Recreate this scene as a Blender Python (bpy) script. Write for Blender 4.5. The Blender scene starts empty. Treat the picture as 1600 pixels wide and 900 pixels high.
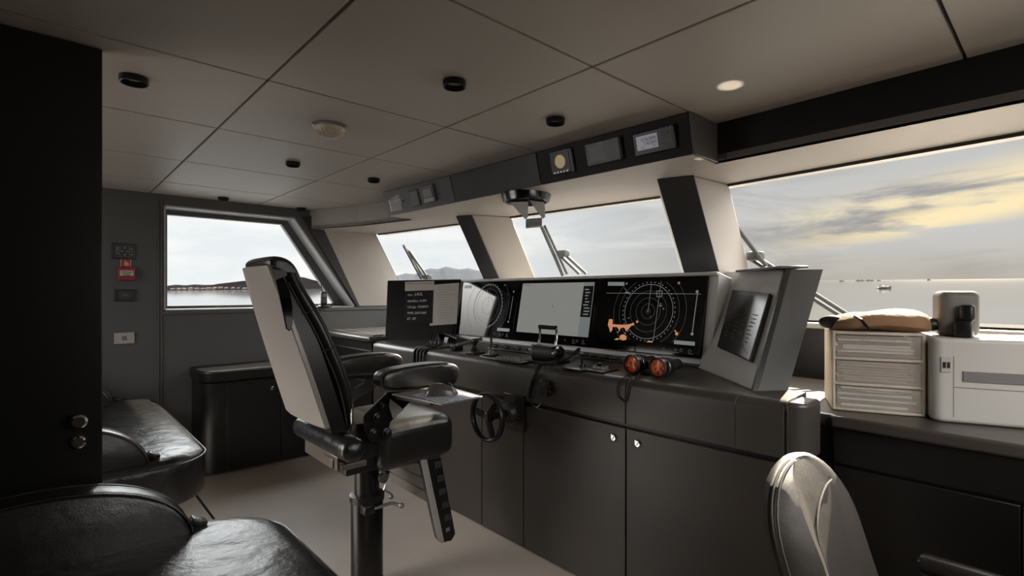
import bpy, bmesh, math, random
from mathutils import Vector, Matrix, noise
random.seed(7)
S = bpy.context.scene
COL = S.collection
PI = math.pi
# ------------------------------------------------------------------ camera frame (metres; X = bow, Y = port, Z = up)
FPX, HORIZON, XA, EYE = 800.0, 458.0, 70.0, 1.36
_a = PI/2 - math.atan((800-XA)/FPX)
FW = Vector((math.cos(_a), math.sin(_a), 0)); RT = Vector((math.sin(_a), -math.cos(_a), 0))
CAM = Vector((0, 0, EYE))
def ray(px, py):
    return FW + RT*((px-800)/FPX) + Vector((0, 0, (HORIZON-py)/FPX))
def onZ(px, py, z):
    r = ray(px, py); return CAM + r*((z-EYE)/r.z)
def onX(px, py, x):
    r = ray(px, py); return CAM + r*(x/r.x)
def onY(px, py, y):
    r = ray(px, py); return CAM + r*(y/r.y)
class Frame:
    """A plane in the room: origin, u to the right, v up, n towards the viewer."""
    def __init__(s, o, u, v):
        s.o = Vector(o); s.u = Vector(u).normalized(); s.n = s.u.cross(Vector(v)).normalized(); s.v = s.n.cross(s.u)
    def hit(s, px, py):
        r = ray(px, py); t = (s.o-CAM).dot(s.n)/r.dot(s.n); p = CAM + r*t - s.o
        return (p.dot(s.u), p.dot(s.v))
    def pt(s, u, v, w=0.0):
        return s.o + s.u*u + s.v*v + s.n*w
    def rect(s, *pix):
        h = [s.hit(*p) for p in pix]
        if len(h) == 4:   # tl tr bl br
            return ((h[0][0]+h[2][0])/2, (h[2][1]+h[3][1])/2, (h[1][0]+h[3][0])/2, (h[0][1]+h[1][1])/2)
        return (min(h[0][0], h[1][0]), min(h[0][1], h[1][1]), max(h[0][0], h[1][0]), max(h[0][1], h[1][1]))

# ------------------------------------------------------------------ materials
def lin(c):
    return tuple((x/255/12.92 if x/255 <= 0.04045 else ((x/255+0.055)/1.055)**2.4) for x in c) + (1,)
MATS = {}
def mat(name, rgb, rough=.5, metal=0., spec=.5, bump=None, emit=None, vary=None, ior=None, coat=0., trans=0., alpha=1.):
    if name in MATS: return MATS[name]
    m = bpy.data.materials.new(name); m.use_nodes = True
    nt = m.node_tree; p = nt.nodes['Principled BSDF']
    p.inputs['Base Color'].default_value = lin(rgb)
    p.inputs['Roughness'].default_value = rough; p.inputs['Metallic'].default_value = metal
    p.inputs['Specular IOR Level'].default_value = spec
    if ior: p.inputs['IOR'].default_value = ior
    if coat: p.inputs['Coat Weight'].default_value = coat; p.inputs['Coat Roughness'].default_value = .08
    if trans: p.inputs['Transmission Weight'].default_value = trans
    if alpha < 1: p.inputs['Alpha'].default_value = alpha
    if emit:
        p.inputs['Emission Color'].default_value = lin(emit[0]); p.inputs['Emission Strength'].default_value = emit[1]
    if bump or vary:
        tc = nt.nodes.new('ShaderNodeTexCoord')
    if bump:
        last = None
        for (sc, st, det, stretch) in bump:
            mp = nt.nodes.new('ShaderNodeMapping'); mp.inputs['Scale'].default_value = stretch
            nt.links.new(tc.outputs['Object'], mp.inputs['Vector'])
            n = nt.nodes.new('ShaderNodeTexNoise'); n.inputs['Scale'].default_value = sc; n.inputs['Detail'].default_value = det
            nt.links.new(mp.outputs[0], n.inputs['Vector'])
            b = nt.nodes.new('ShaderNodeBump'); b.inputs['Strength'].default_value = st; b.inputs['Distance'].default_value = .02
            nt.links.new(n.outputs['Fac'], b.inputs['Height'])
            if last: nt.links.new(last.outputs[0], b.inputs['Normal'])
            last = b
        nt.links.new(last.outputs[0], p.inputs['Normal'])
    if vary:
        n = nt.nodes.new('ShaderNodeTexNoise'); n.inputs['Scale'].default_value = vary[1]; n.inputs['Detail'].default_value = 4
        nt.links.new(tc.outputs['Object'], n.inputs['Vector'])
        r = nt.nodes.new('ShaderNodeValToRGB')
        r.color_ramp.elements[0].color = lin(rgb); r.color_ramp.elements[1].color = lin(vary[0])
        r.color_ramp.elements[0].position = .3; r.color_ramp.elements[1].position = .75
        nt.links.new(n.outputs['Fac'], r.inputs['Fac']); nt.links.new(r.outputs[0], p.inputs['Base Color'])
    MATS[name] = m
    return m
U1 = (1, 1, 1)
M_ceil = mat('ceiling_leatherette', (174, 169, 163), .52, bump=[(420, .05, 2, U1)])
M_ceilgap = mat('ceiling_gap', (3, 3, 3), .9, spec=.1)
M_fascia = mat('black_fascia', (10, 10, 10), .6, bump=[(400, .05, 2, U1)])
M_lining = mat('grey_lining', (176, 170, 164), .5, bump=[(420, .05, 2, U1)])
M_clad = mat('dark_cladding', (52, 52, 53), .42, bump=[(420, .06, 2, U1)])
M_wall = mat('charcoal_wall', (88, 88, 88), .5, bump=[(380, .05, 2, U1)])
M_floor = mat('taupe_floor', (176, 166, 156), .42, bump=[(90, .03, 3, U1)], vary=((168, 157, 147), 3))
M_leather = mat('black_leather', (26, 26, 27), .30, spec=.8, bump=[(260, .10, 3, U1), (5, .55, 4, (1, 1, 1)), (16, .25, 3, (1, 1, 1))])
M_leather2 = mat('smooth_black_leather', (32, 31, 30), .28, spec=.8, bump=[(300, .08, 3, U1), (7, .25, 3, U1)])
M_thread = mat('grey_thread', (74, 71, 68), .6)
M_console = mat('console_leatherette', (66, 62, 58), .34, bump=[(350, .06, 2, U1)])
M_door = mat('console_door_laminate', (58, 53, 49), .36, bump=[(200, .02, 2, U1)])
M_cab = mat('cabinet_black', (24, 23, 23), .34, bump=[(350, .05, 2, U1)])
M_black = mat('black_plastic', (24, 24, 25), .34)
M_black2 = mat('satin_black_metal', (38, 38, 39), .3, metal=.5)
M_rubber = mat('black_rubber', (26, 26, 26), .4)
M_gloss = mat('gloss_black_glass', (6, 7, 8), .04, ior=1.42)
M_bezel = mat('monitor_bezel', (9, 9, 10), .12, ior=1.35)
M_gloss2 = mat('antiglare_black_glass', (5, 5, 6), .06, ior=1.3)
M_case = mat('grey_casing', (112, 112, 112), .4, bump=[(300, .04, 2, U1)])
M_casel = mat('grey_wing_casing', (214, 215, 216), .42, bump=[(300, .04, 2, U1)])
M_chrome = mat('polished_chrome', (200, 200, 200), .14, metal=1.)
M_steel = mat('brushed_steel', (150, 150, 150), .34, metal=1.)
M_shell = mat('chair_shell', (176, 170, 164), .3, metal=.1, bump=[(260, .04, 2, U1)])
M_white = mat('white_plastic', (188, 186, 182), .42)
M_paper = mat('paper', (200, 196, 192), .8)
M_plate = mat('pale_grey_plate', (172, 168, 162), .55)
M_red = mat('red_plastic', (150, 48, 52), .45)
M_redsign = mat('red_sign', (160, 58, 50), .6)
M_mark = mat('pale_marks', (176, 178, 178), .7)
M_markdim = mat('dim_marks', (124, 120, 116), .7)
M_ink = mat('black_ink', (14, 14, 15), .8)
M_lcd = mat('lcd_screen', (150, 150, 158), .3, emit=((176, 176, 190), .22))
M_grey_scr = mat('chart_grey_screen', (30, 31, 30), .1, emit=((124, 125, 120), .85))
M_grey_scr2 = mat('chart_side_panel', (26, 28, 28), .1, emit=((104, 110, 110), .85))
M_scr_line = mat('radar_line_light', (30, 30, 30), .4, emit=((128, 130, 130), .6))
M_scr_dim = mat('radar_line_dim', (20, 20, 20), .4, emit=((84, 86, 86), .6))
M_scr_land = mat('radar_echo_orange', (60, 30, 20), .4, emit=((206, 136, 100), .7))
M_scr_green = mat('radar_echo_yellow', (40, 40, 10), .4, emit=((190, 168, 50), .8))
M_scr_box = mat('radar_menu_box', (40, 44, 44), .4, emit=((122, 130, 130), .65))
M_amber = mat('amber_display', (150, 132, 100), .3, emit=((190, 168, 128), .35))
M_lens = mat('lens_coating', (120, 20, 4), .3, coat=.5, bump=[(70, .2, 2, U1)])
nt = M_lens.node_tree; tc = nt.nodes.new('ShaderNodeTexCoord'); vo = nt.nodes.new('ShaderNodeTexNoise'); vo.inputs['Scale'].default_value = 75; vo.inputs['Detail'].default_value = 4
rp = nt.nodes.new('ShaderNodeValToRGB'); el = rp.color_ramp.elements
el[0].position = .36; el[0].color = lin((70, 10, 14)); el[1].position = .70; el[1].color = lin((255, 190, 60))
for pos, c in ((.44, (214, 40, 20)), (.51, (255, 140, 50)), (.58, (244, 84, 52))):
    e = el.new(pos); e.color = lin(c)
nt.links.new(tc.outputs['Object'], vo.inputs['Vector']); nt.links.new(vo.outputs['Fac'], rp.inputs['Fac']); nt.links.new(rp.outputs[0], nt.nodes['Principled BSDF'].inputs['Base Color'])
M_frost = mat('frosted_plastic', (226, 218, 206), .3, alpha=.24)
M_frame = mat('cream_plastic_rim', (226, 214, 198), .4, trans=.3, ior=1.2)
M_bag = mat('brown_paper_bag', (150, 116, 84), .75, bump=[(18, .25, 4, U1)])
M_ivory = mat('ivory_plastic', (206, 196, 178), .5)
M_pad = mat('mouse_pad_print', (206, 208, 216), .5, vary=((92, 104, 140), 60))
M_mouse = mat('grey_mouse_shell', (84, 81, 78), .3, coat=.3)
M_tray = mat('tray_acrylic', (150, 146, 140), .22, metal=.3)
M_hill = mat('scrub_hillside', (13, 13, 15), .95, spec=.0, vary=((20, 18, 18), .02))
M_house = mat('house_render', (56, 48, 45), .9)
M_mount = mat('hazy_limestone', (36, 40, 46), 1.0, spec=.1)  # blue-grey of distance haze put into the rock colour
M_boat = mat('boat_grey', (44, 42, 40), .6)
M_pole = mat('sofa_pedestal', (170, 150, 132), .3, metal=.6)
M_wiper = mat('wiper_metal', (58, 60, 62), .6, metal=.2)
M_skyring = mat('dark_chrome', (96, 96, 98), .2, metal=1.)
M_flap = mat('grey_enamel', (226, 226, 226), .4)

# glass: thin pane
M_glass = bpy.data.materials.new('window_glass'); M_glass.use_nodes = True
nt = M_glass.node_tree; nt.nodes.clear()
o_ = nt.nodes.new('ShaderNodeOutputMaterial'); mx = nt.nodes.new('ShaderNodeMixShader'); tr = nt.nodes.new('ShaderNodeBsdfTransparent'); gl = nt.nodes.new('ShaderNodeBsdfGlossy')
tr.inputs['Color'].default_value = (.97, .98, .98, 1); gl.inputs['Roughness'].default_value = .02
fr = nt.nodes.new('ShaderNodeFresnel'); fr.inputs['IOR'].default_value = 1.12
nt.links.new(fr.outputs[0], mx.inputs[0]); nt.links.new(tr.outputs[0], mx.inputs[1]); nt.links.new(gl.outputs[0], mx.inputs[2]); nt.links.new(mx.outputs[0], o_.inputs[0])

# ------------------------------------------------------------------ mesh helpers
class B:
    def __init__(s): s.bm = bmesh.new()
    def quad(s, *pts):
        return s.bm.faces.new([s.bm.verts.new(Vector(p)) for p in pts])
    def hexa(s, p):                      # 8 corners: bottom 0-3, top 4-7, same turning
        v = [s.bm.verts.new(Vector(q)) for q in p]
        for f in ((3, 2, 1, 0), (4, 5, 6, 7), (0, 1, 5, 4), (1, 2, 6, 5), (2, 3, 7, 6), (3, 0, 4, 7)):
            s.bm.faces.new([v[i] for i in f])
        return s
    def box(s, x0, y0, z0, x1, y1, z1):
        return s.hexa([(x0, y0, z0), (x1, y0, z0), (x1, y1, z0), (x0, y1, z0), (x0, y0, z1), (x1, y0, z1), (x1, y1, z1), (x0, y1, z1)])
    def slab(s, fr, r, w0, w1):          # box on a Frame
        u0, v0, u1, v1 = r
        return s.hexa([fr.pt(u0, v0, w0), fr.pt(u1, v0, w0), fr.pt(u1, v1, w0), fr.pt(u0, v1, w0), fr.pt(u0, v0, w1), fr.pt(u1, v0, w1), fr.pt(u1, v1, w1), fr.pt(u0, v1, w1)])
    def prism(s, poly, vec):
        vec = Vector(vec); a = [s.bm.verts.new(Vector(p)) for p in poly]; b = [s.bm.verts.new(Vector(p)+vec) for p in poly]
        n = len(a); s.bm.faces.new(a[::-1]); s.bm.faces.new(b)
        for i in range(n): s.bm.faces.new((a[i], a[(i+1) % n], b[(i+1) % n], b[i]))
        return s
    def loft(s, rings, cap=True):
        R = [[s.bm.verts.new(Vector(p)) for p in r] for r in rings]; n = len(R[0])
        for i in range(len(R)-1):
            for j in range(n):
                s.bm.faces.new((R[i][j], R[i][(j+1) % n], R[i+1][(j+1) % n], R[i+1][j]))
        if cap: s.bm.faces.new(R[0][::-1]); s.bm.faces.new(R[-1])
        return s
    def ring(s, c, ax, r, n, e=None):
        ax = Vector(ax).normalized(); h = Vector((0, 0, 1)) if abs(ax.z) < .9 else Vector((1, 0, 0))
        a = ax.cross(h).normalized(); b = ax.cross(a)
        return [Vector(c)+a*r*math.cos(2*PI*i/n)+b*r*math.sin(2*PI*i/n) for i in range(n)]
    def cyl(s, p0, p1, r0, r1=None, n=20):
        p0 = Vector(p0); p1 = Vector(p1); r1 = r0 if r1 is None else r1
        return s.loft([s.ring(p0, p1-p0, r0, n), s.ring(p1, p1-p0, r1, n)])
    def lathe(s, o, ax, prof, n=28, cap=True):
        o = Vector(o); ax = Vector(ax).normalized()
        return s.loft([s.ring(o+ax*h, ax, max(r, 1e-4), n) for r, h in prof], cap)
    def tube(s, path, r, n=8):
        path = [Vector(p) for p in path]; rings = []
        t0 = (path[1]-path[0]).normalized(); h = Vector((0, 0, 1)) if abs(t0.z) < .9 else Vector((1, 0, 0)); a = t0.cross(h).normalized()
        for i, p in enumerate(path):
            t = (path[min(i+1, len(path)-1)]-path[max(i-1, 0)]).normalized()
            a = (a-t*a.dot(t)).normalized(); b = t.cross(a)
            rr = r[i] if isinstance(r, (list, tuple)) else r
            rings.append([p+a*rr*math.cos(2*PI*k/n)+b*rr*math.sin(2*PI*k/n) for k in range(n)])
        return s.loft(rings)
    def torus(s, c, ax, R, r, n=40, m=10, squash=1.):
        ax = Vector(ax).normalized(); ring = s.ring(c, ax, R, n); rings = []
        for p in ring:
            d = (p-Vector(c)).normalized()
            rings.append([s.bm.verts.new(p+d*r*math.cos(2*PI*k/m)+ax*r*squash*math.sin(2*PI*k/m)) for k in range(m)])
        for i in range(n):
            for k in range(m):
                s.bm.faces.new((rings[i][k], rings[i][(k+1) % m], rings[(i+1) % n][(k+1) % m], rings[(i+1) % n][k]))
        return s
    def ell(s, c, r, rot=None, nu=20, nv=12):
        g = bmesh.ops.create_uvsphere(s.bm, u_segments=nu, v_segments=nv, radius=1)
        M = Matrix.Translation(Vector(c)) @ (rot.to_4x4() if rot else Matrix()) @ Matrix.Diagonal((*r, 1))
        bmesh.ops.transform(s.bm, matrix=M, verts=g['verts']); return s
    def rbox(s, c, size, rad, seg=4, rot=None, fn=None):      # rounded box, optional shaping function in local coordinates
        t = bmesh.new(); g = bmesh.ops.create_cube(t, size=1)
        bmesh.ops.transform(t, matrix=Matrix.Diagonal((*size, 1)), verts=t.verts)
        bmesh.ops.bevel(t, geom=list(t.edges), offset=rad, segments=seg, profile=.5, affect='EDGES', clamp_overlap=True)
        if fn:
            big = [f for f in t.faces if f.calc_area() > .004]
            bmesh.ops.subdivide_edges(t, edges=list({e for f in big for e in f.edges}), cuts=5, use_grid_fill=True)
            for v in t.verts: v.co = Vector(fn(v.co.x, v.co.y, v.co.z))
        bmesh.ops.transform(t, matrix=Matrix.Translation(Vector(c)) @ (rot.to_4x4() if rot else Matrix()), verts=t.verts)
        me = bpy.data.meshes.new('t'); t.to_mesh(me); t.free(); s.bm.from_mesh(me); bpy.data.meshes.remove(me); return s
    def text(s, txt, size, o, u, v, align='LEFT', depth=0.0, squeeze=1.0, fit=None):
        cu = bpy.data.curves.new('t', 'FONT'); cu.body = txt; cu.size = size; cu.align_x = align; cu.resolution_u = 2
        ob = bpy.data.objects.new('t', cu); COL.objects.link(ob)
        me = bpy.data.meshes.new_from_object(ob.evaluated_get(bpy.context.evaluated_depsgraph_get()))
        bpy.data.objects.remove(ob); bpy.data.curves.remove(cu)
        if fit: squeeze = fit/max(q.co.x for q in me.vertices)
        u = Vector(u).normalized(); v = Vector(v).normalized(); n = u.cross(v); M = Matrix.Translation(Vector(o)) @ Matrix((u*squeeze, v, n)).transposed().to_4x4()
        me.transform(M); s.bm.from_mesh(me); bpy.data.meshes.remove(me); return s
    def ribbon(s, fr, pts, wd, w=.001, closed=False):
        n = len(pts); k = n if closed else n-1
        for i in range(k):
            a = Vector(pts[i]); b = Vector(pts[(i+1) % n]); d = (b-a)
            if d.length < 1e-7: continue
            d.normalize(); q = Vector((-d.y, d.x))*wd/2
            s.quad(fr.pt(*(a-q), w), fr.pt(*(b-q), w), fr.pt(*(b+q), w), fr.pt(*(a+q), w))
        return s
    def poly(s, fr, pts, w=.001):
        s.bm.faces.new([s.bm.verts.new(fr.pt(u, v, w)) for u, v in pts]); return s
    def rectf(s, fr, r, w=.001):
        u0, v0, u1, v1 = r; return s.poly(fr, [(u0, v0), (u1, v0), (u1, v1), (u0, v1)], w)
    def disc(s, fr, c, ru, w=.001, n=16, rv=None):
        rv = rv or ru; return s.poly(fr, [(c[0]+ru*math.cos(2*PI*i/n), c[1]+rv*math.sin(2*PI*i/n)) for i in range(n)], w)
    def build(s, name, m, parent=None, bev=0., seg=2, smooth=True, sub=0, ang=35, norm=True):
        bm = s.bm
        if norm: bmesh.ops.recalc_face_normals(bm, faces=bm.faces)
        if parent:
            p = parent
            while p.parent: p = p.parent
            bmesh.ops.transform(bm, matrix=Matrix.Translation(-p.location), verts=bm.verts)
        me = bpy.data.meshes.new(name); bm.to_mesh(me); bm.free()
        if smooth:
            me.polygons.foreach_set('use_smooth', [True]*len(me.polygons)); me.set_sharp_from_angle(angle=math.radians(ang))
        me.materials.append(m)
        ob = bpy.data.objects.new(name, me); COL.objects.link(ob)
        if parent: ob.parent = parent
        if bev:
            mo = ob.modifiers.new('bevel', 'BEVEL'); mo.width = bev; mo.segments = seg; mo.limit_method = 'ANGLE'; mo.angle_limit = math.radians(40)
        if sub:
            mo = ob.modifiers.new('sub', 'SUBSURF'); mo.levels = sub; mo.render_levels = sub
        return ob
def tag(o, label, cat, group=None):
    o['label'] = label; o['category'] = cat
    if group: o['group'] = group
    return o
def thing(name, loc, label, cat, group=None):
    o = bpy.data.objects.new(name, None); COL.objects.link(o); o.location = Vector(loc); o.empty_display_size = .05
    return tag(o, label, cat, group)
def struct(o): o['kind'] = 'structure'; return o
def copy_thing(r, loc, label):
    c = r.copy(); COL.objects.link(c); c.location = Vector(loc); c['label'] = label
    for ch in list(r.children):
        d = ch.copy(); COL.objects.link(d); d.parent = c
        for g in ch.children:
            e = g.copy(); COL.objects.link(e); e.parent = d
    return c
def roundrect(x0, y0, x1, y1, r, n=6, corners=(1, 1, 1, 1)):     # corners: (x0y0, x1y0, x1y1, x0y1)
    out = []
    for (cx, cy, a0, on, qx, qy) in ((x0+r, y0+r, PI, corners[0], x0, y0), (x1-r, y0+r, 1.5*PI, corners[1], x1, y0), (x1-r, y1-r, 0, corners[2], x1, y1), (x0+r, y1-r, .5*PI, corners[3], x0, y1)):
        if not on: out.append((qx, qy)); continue
        for i in range(n+1):
            a = a0+PI/2*i/n; out.append((cx+r*math.cos(a), cy+r*math.sin(a)))
    return out

# ================================================================== SETTING
ZC = 2.12; YP = 4.72; YS = -.45; XAFT = -1.3
GX = [XAFT, -.18, .59, 1.36, 2.24]; GY = [YS, .236, 1.09, 1.94, 2.66, 3.45, 4.18, YP]
b = B()
for i in range(len(GX)-1):
    for j in range(len(GY)-1):
        b.box(GX[i]+.0045, GY[j]+.0045, ZC, GX[i+1]-.0045, GY[j+1]-.0045, ZC+.03)
ceil = struct(b.build('ceiling', M_ceil, bev=.0025))
b = B(); b.box(XAFT, YS, ZC+.031, 3.0, YP+.3, ZC+.06); b.build('ceiling_backing', M_ceilgap, ceil)['kind'] = 'structure'
b = B(); b.box(XAFT, YS, -.08, 3.6, YP+.3, 0); struct(b.build('floor', M_floor))

# windshield plan (z = 1.95) and rake
ZT, ZB, RAKE = 1.95, 1.22, .42
GP = [Vector((2.45, 4.72)), Vector((2.62, 3.3)), Vector((2.765, 1.70)), Vector((2.60, -.45))]
def wz(p, z): return Vector((p[0]+RAKE*(ZT-z)/(ZT-ZB), p[1], z))
FAS = [(2.185, YS), (2.225, 1.03), (2.18, 3.47), (2.015, 4.19), (1.80, YP)]
b = B()
for i in range(2):
    (x0, y0), (x1, y1) = FAS[i], FAS[i+1]
    b.hexa([(x0, y0, ZT), (x1, y1, ZT), (x1+.04, y1, ZT), (x0+.04, y0, ZT), (x0, y0, ZC+.02), (x1, y1, ZC+.02), (x1+.04, y1, ZC+.02), (x0+.04, y0, ZC+.02)])
struct(b.build('trim_1', M_fascia))
b = B()
for i in range(2, 4):
    (x0, y0), (x1, y1) = FAS[i], FAS[i+1]
    b.hexa([(x0, y0, ZT), (x1, y1, ZT), (x1+.04, y1, ZT), (x0+.04, y0, ZT), (x0, y0, ZC+.02), (x1, y1, ZC+.02), (x1+.04, y1, ZC+.02), (x0+.04, y0, ZC+.02)])
struct(b.build('trim_10', M_lining))
poly = [(x, y, ZT) for x, y in FAS] + [(p.x+.12, p.y, ZT) for p in GP]
b = B(); b.prism(poly, (0, 0, .03)); struct(b.build('trim_2', M_lining))           # lowered lining over the windscreen
# forward wall under the windscreen, sill and gaskets
b = B()
for i in range(3):
    p, q = wz(GP[i], ZB), wz(GP[i+1], ZB)
    b.hexa([(p.x-.03, p.y, 0), (p.x+.12, p.y, 0), (q.x+.12, q.y, 0), (q.x-.03, q.y, 0), (p.x-.03, p.y, ZB-.05), (p.x+.12, p.y, ZB-.05), (q.x+.12, q.y, ZB-.05), (q.x-.03, q.y, ZB-.05)])
struct(b.build('wall_forward', M_cab))
b = B()
for i in range(3):
    p, q = wz(GP[i], ZB), wz(GP[i+1], ZB)
    b.hexa([(p.x-.09, p.y, ZB-.05), (p.x+.1, p.y, ZB-.05), (q.x+.1, q.y, ZB-.05), (q.x-.09, q.y, ZB-.05), (p.x-.09, p.y, ZB-.02), (p.x+.1, p.y, ZB-.02), (q.x+.1, q.y, ZB-.02), (q.x-.09, q.y, ZB-.02)])
struct(b.build('trim_3', M_lining, bev=.006))
for i in range(3):
    p, q = GP[i], GP[i+1]
    b = B(); t0, t1, c0, c1 = wz(p, ZT), wz(q, ZT), wz(p, ZB-.03), wz(q, ZB-.03)
    n = Vector((.012, 0, .004))
    b.hexa([c0, c1, c1+n, c0+n, t0, t1, t1+n, t0+n])
    w = struct(b.build('window_%d' % (i+2), M_glass))
    b = B()
    fr = Frame(c0, c1-c0, t0-c0); L = (c1-c0).length; H = (t0-c0).length
    for r in ((0, 0, L, .028), (0, H-.012, L, H+.01)): b.slab(fr, r, -.02, .008)
    b.build('gasket', M_black, w)
# pillars: light grey sides, black aft cladding
COLS = [((2.346, 1.449), (2.399, 1.283), (2.74, 1.258), (2.775, 1.70)), ((2.339, 3.191), (2.383, 3.063), (2.655, 2.922), (2.66, 3.36))]
for k, c in enumerate(COLS):
    z0 = .96
    b = B(); b.hexa([wz(p, z0) for p in c] + [wz(p, ZT) for p in c])
    t = struct(b.build('trim_%d' % (4+k), M_lining, bev=.008))
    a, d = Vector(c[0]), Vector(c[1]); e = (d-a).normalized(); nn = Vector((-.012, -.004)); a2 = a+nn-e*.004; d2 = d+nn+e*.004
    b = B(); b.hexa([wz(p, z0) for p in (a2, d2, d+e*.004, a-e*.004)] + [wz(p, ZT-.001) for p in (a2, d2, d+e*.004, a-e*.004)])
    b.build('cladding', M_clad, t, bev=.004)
# port wall with its raked window
OP = [(.677, 1.222), (2.237, 1.222), (1.658, 2.04), (.677, 2.04)]
def wallY(name, y, dy, x0, x1, z0, z1, op, m):
    b = B(); s = [(x0, z0), (x1, z0), (x1, z1), (x0, z1)]
    for yy in (y, y+dy):
        for i in range(4):
            j = (i+1) % 4; b.quad((s[i][0], yy, s[i][1]), (s[j][0], yy, s[j][1]), (op[j][0], yy, op[j][1]), (op[i][0], yy, op[i][1]))
    for q in (op, s):
        for i in range(4):
            j = (i+1) % 4; b.quad((q[i][0], y, q[i][1]), (q[j][0], y, q[j][1]), (q[j][0], y+dy, q[j][1]), (q[i][0], y+dy, q[i][1]))
    bmesh.ops.remove_doubles(b.bm, verts=b.bm.verts, dist=1e-5)
    return struct(b.build(name, m, smooth=False))
b = B(); ZW = ZC+.02
for pl in ([(XAFT, 0), (.677, 0), (.677, ZW), (XAFT, ZW)], [(.677, 0), (2.98, 0), (2.86, 1.222), (.677, 1.222)], [(.677, 2.04), (1.658, 2.04), (1.6, ZW), (.677, ZW)], [(1.658, 2.04), (2.237, 1.222), (2.86, 1.222), (2.45, 1.96), (2.45, ZW), (1.6, ZW)]):
    b.prism([(x, YP, z) for x, z in pl], (0, .26 if len(pl) < 6 else .02, 0))
struct(b.build('wall_port', M_wall, smooth=False))
b = B()   # lining of the port window recess, lighter than the wall
DI = .012
for i in range(4):
    j = (i+1) % 4; c = Vector((1.3, 1.6))
    a, d = Vector(OP[i]), Vector(OP[j]); e = (d-a).normalized(); nn = Vector((-e.y, e.x))*.012
    b.hexa([(a.x, YP-.006, a.y), (d.x, YP-.006, d.y), (d.x, YP+.25, d.y), (a.x, YP+.25, a.y), (a.x+nn.x, YP-.006, a.y+nn.y), (d.x+nn.x, YP-.006, d.y+nn.y), (d.x+nn.x, YP+.25, d.y+nn.y), (a.x+nn.x, YP+.25, a.y+nn.y)])
struct(b.build('trim_6', mat('window_reveal_grey', (170, 170, 171), .5)))
yg = YP+.20
b = B(); inner = [(.725, 1.258), (2.10, 1.258), (1.605, 1.99), (.725, 1.99)]
for i in range(4):
    j = (i+1) % 4; o = [Vector(p) for p in ((.66, 1.2), (2.29, 1.2), (1.68, 2.06), (.66, 2.06))]
    b.hexa([(o[i].x, yg-.03, o[i].y), (o[j].x, yg-.03, o[j].y), (o[j].x, yg+.03, o[j].y), (o[i].x, yg+.03, o[i].y), (inner[i][0], yg-.03, inner[i][1]), (inner[j][0], yg-.03, inner[j][1]), (inner[j][0], yg+.03, inner[j][1]), (inner[i][0], yg+.03, inner[i][1])])
fr_ = struct(b.build('window_1', M_wall, bev=.004))
b = B(); b.prism([(x, yg, z) for x, z in inner], (0, .008, 0)); b.build('pane', M_glass, fr_)
# light lining panel ahead of the port window, with a dark gap strip
b = B(); top = [(1.83, 2.05), (2.6, 2.05)]
b.prism([(1.86, YP, 2.08), (2.40, YP, 2.08), (2.44, YP, 1.95), (2.845, YP, 1.235), (2.275, YP, 1.235)], (0, -.012, 0)); struct(b.build('trim_7', M_lining))
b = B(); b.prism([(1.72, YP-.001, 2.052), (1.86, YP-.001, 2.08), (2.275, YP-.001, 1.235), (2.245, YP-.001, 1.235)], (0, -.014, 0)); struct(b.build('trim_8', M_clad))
b = B(); b.box(.655, YP-.008, 0, .667, YP, 2.07); b.box(.640, YP-.008, 0, .648, YP, 2.07); b.box(.667, YP-.012, 1.196, 2.9, YP, 1.224); struct(b.build('trim_9', M_wall, bev=.002))
# starboard wall (behind and beside the camera) with window and open doorway, and the aft wall with an unseen opening added to let fill light in
OPS = [(.9, 1.22), (2.3, 1.22), (1.75, 2.02), (.9, 2.02)]
wallY('wall_starboard', YS-.2, .2, .55, 3.2, 0, ZC+.02, OPS, M_wall)
b = B(); b.box(XAFT, YS-.2, 0, .55, YS, ZC+.02); struct(b.build('wall_starboard_aft', M_cab))
b = B(); b.box(XAFT-.12, YS-.2, 0, XAFT, 2.5, ZC+.02); b.box(XAFT-.12, 4.3, 0, XAFT, YP+.2, ZC+.02); b.box(XAFT-.12, 2.5, 2.04, XAFT, 4.3, ZC+.02); struct(b.build('wall_aft', M_cab))
# open door leaf beside the settee
b = B(); b.box(-.72, 2.03, .01, .132, 2.07, ZC-.004); dl = struct(b.build('door_1', M_cab, bev=.003))
for px, py, nm in ((127, 655, 'door_knob'), (127, 690, 'key_lock')):
    p = onY(px-5, py, 2.03); b = B(); b.lathe(p, (0, -1, 0), [(.012, 0), (.012, .02), (.021, .025), (.021, .045), (.015, .052)] if nm == 'door_knob' else [(.019, 0), (.019, .012), (.014, .016)]); b.build(nm, M_chrome, dl)

# ================================================================== CEILING FITTINGS
def downlight(px, py, label, rad):
    p = onZ(px, py, ZC-.012); p.z = ZC
    t = thing('ceiling_downlight', p, label, 'ceiling light', 'black ring downlights in the ceiling')
    b = B(); b.lathe(p, (0, 0, -1), [(rad*.86, .0), (rad, .0), (rad, .021), (rad*.95, .023), (rad*.88, .022), (rad*.86, .0)], cap=False); b.build('ring', M_black2, t)
    b = B(); b.lathe(p, (0, 0, -1), [(rad*.86, .002), (rad*.5, .006), (.001, .007)]); b.build('lens', mat('downlight_lens', (150, 148, 144), .3), t)
for px, py, l, r in ((209, 126, 'black ring downlight nearest the open door, in the aft-left ceiling panel', .048), (710, 132, 'large black ring downlight in the ceiling panel above the helm chair', .046), (868, 190, 'black ring downlight close above the overhead instrument box', .046),
                     (458, 257, 'black ring downlight just beyond the white smoke detector', .044), (584, 282, 'black ring downlight by the left end of the overhead box', .044), (349, 311, 'black ring downlight over the middle of the side window', .044), (471, 327, 'farthest black ring downlight, over the raked corner of the side window', .044), (140, 286, 'black ring downlight half hidden behind the open door edge', .044)):
    downlight(px, py, l, r*.9)
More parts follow.
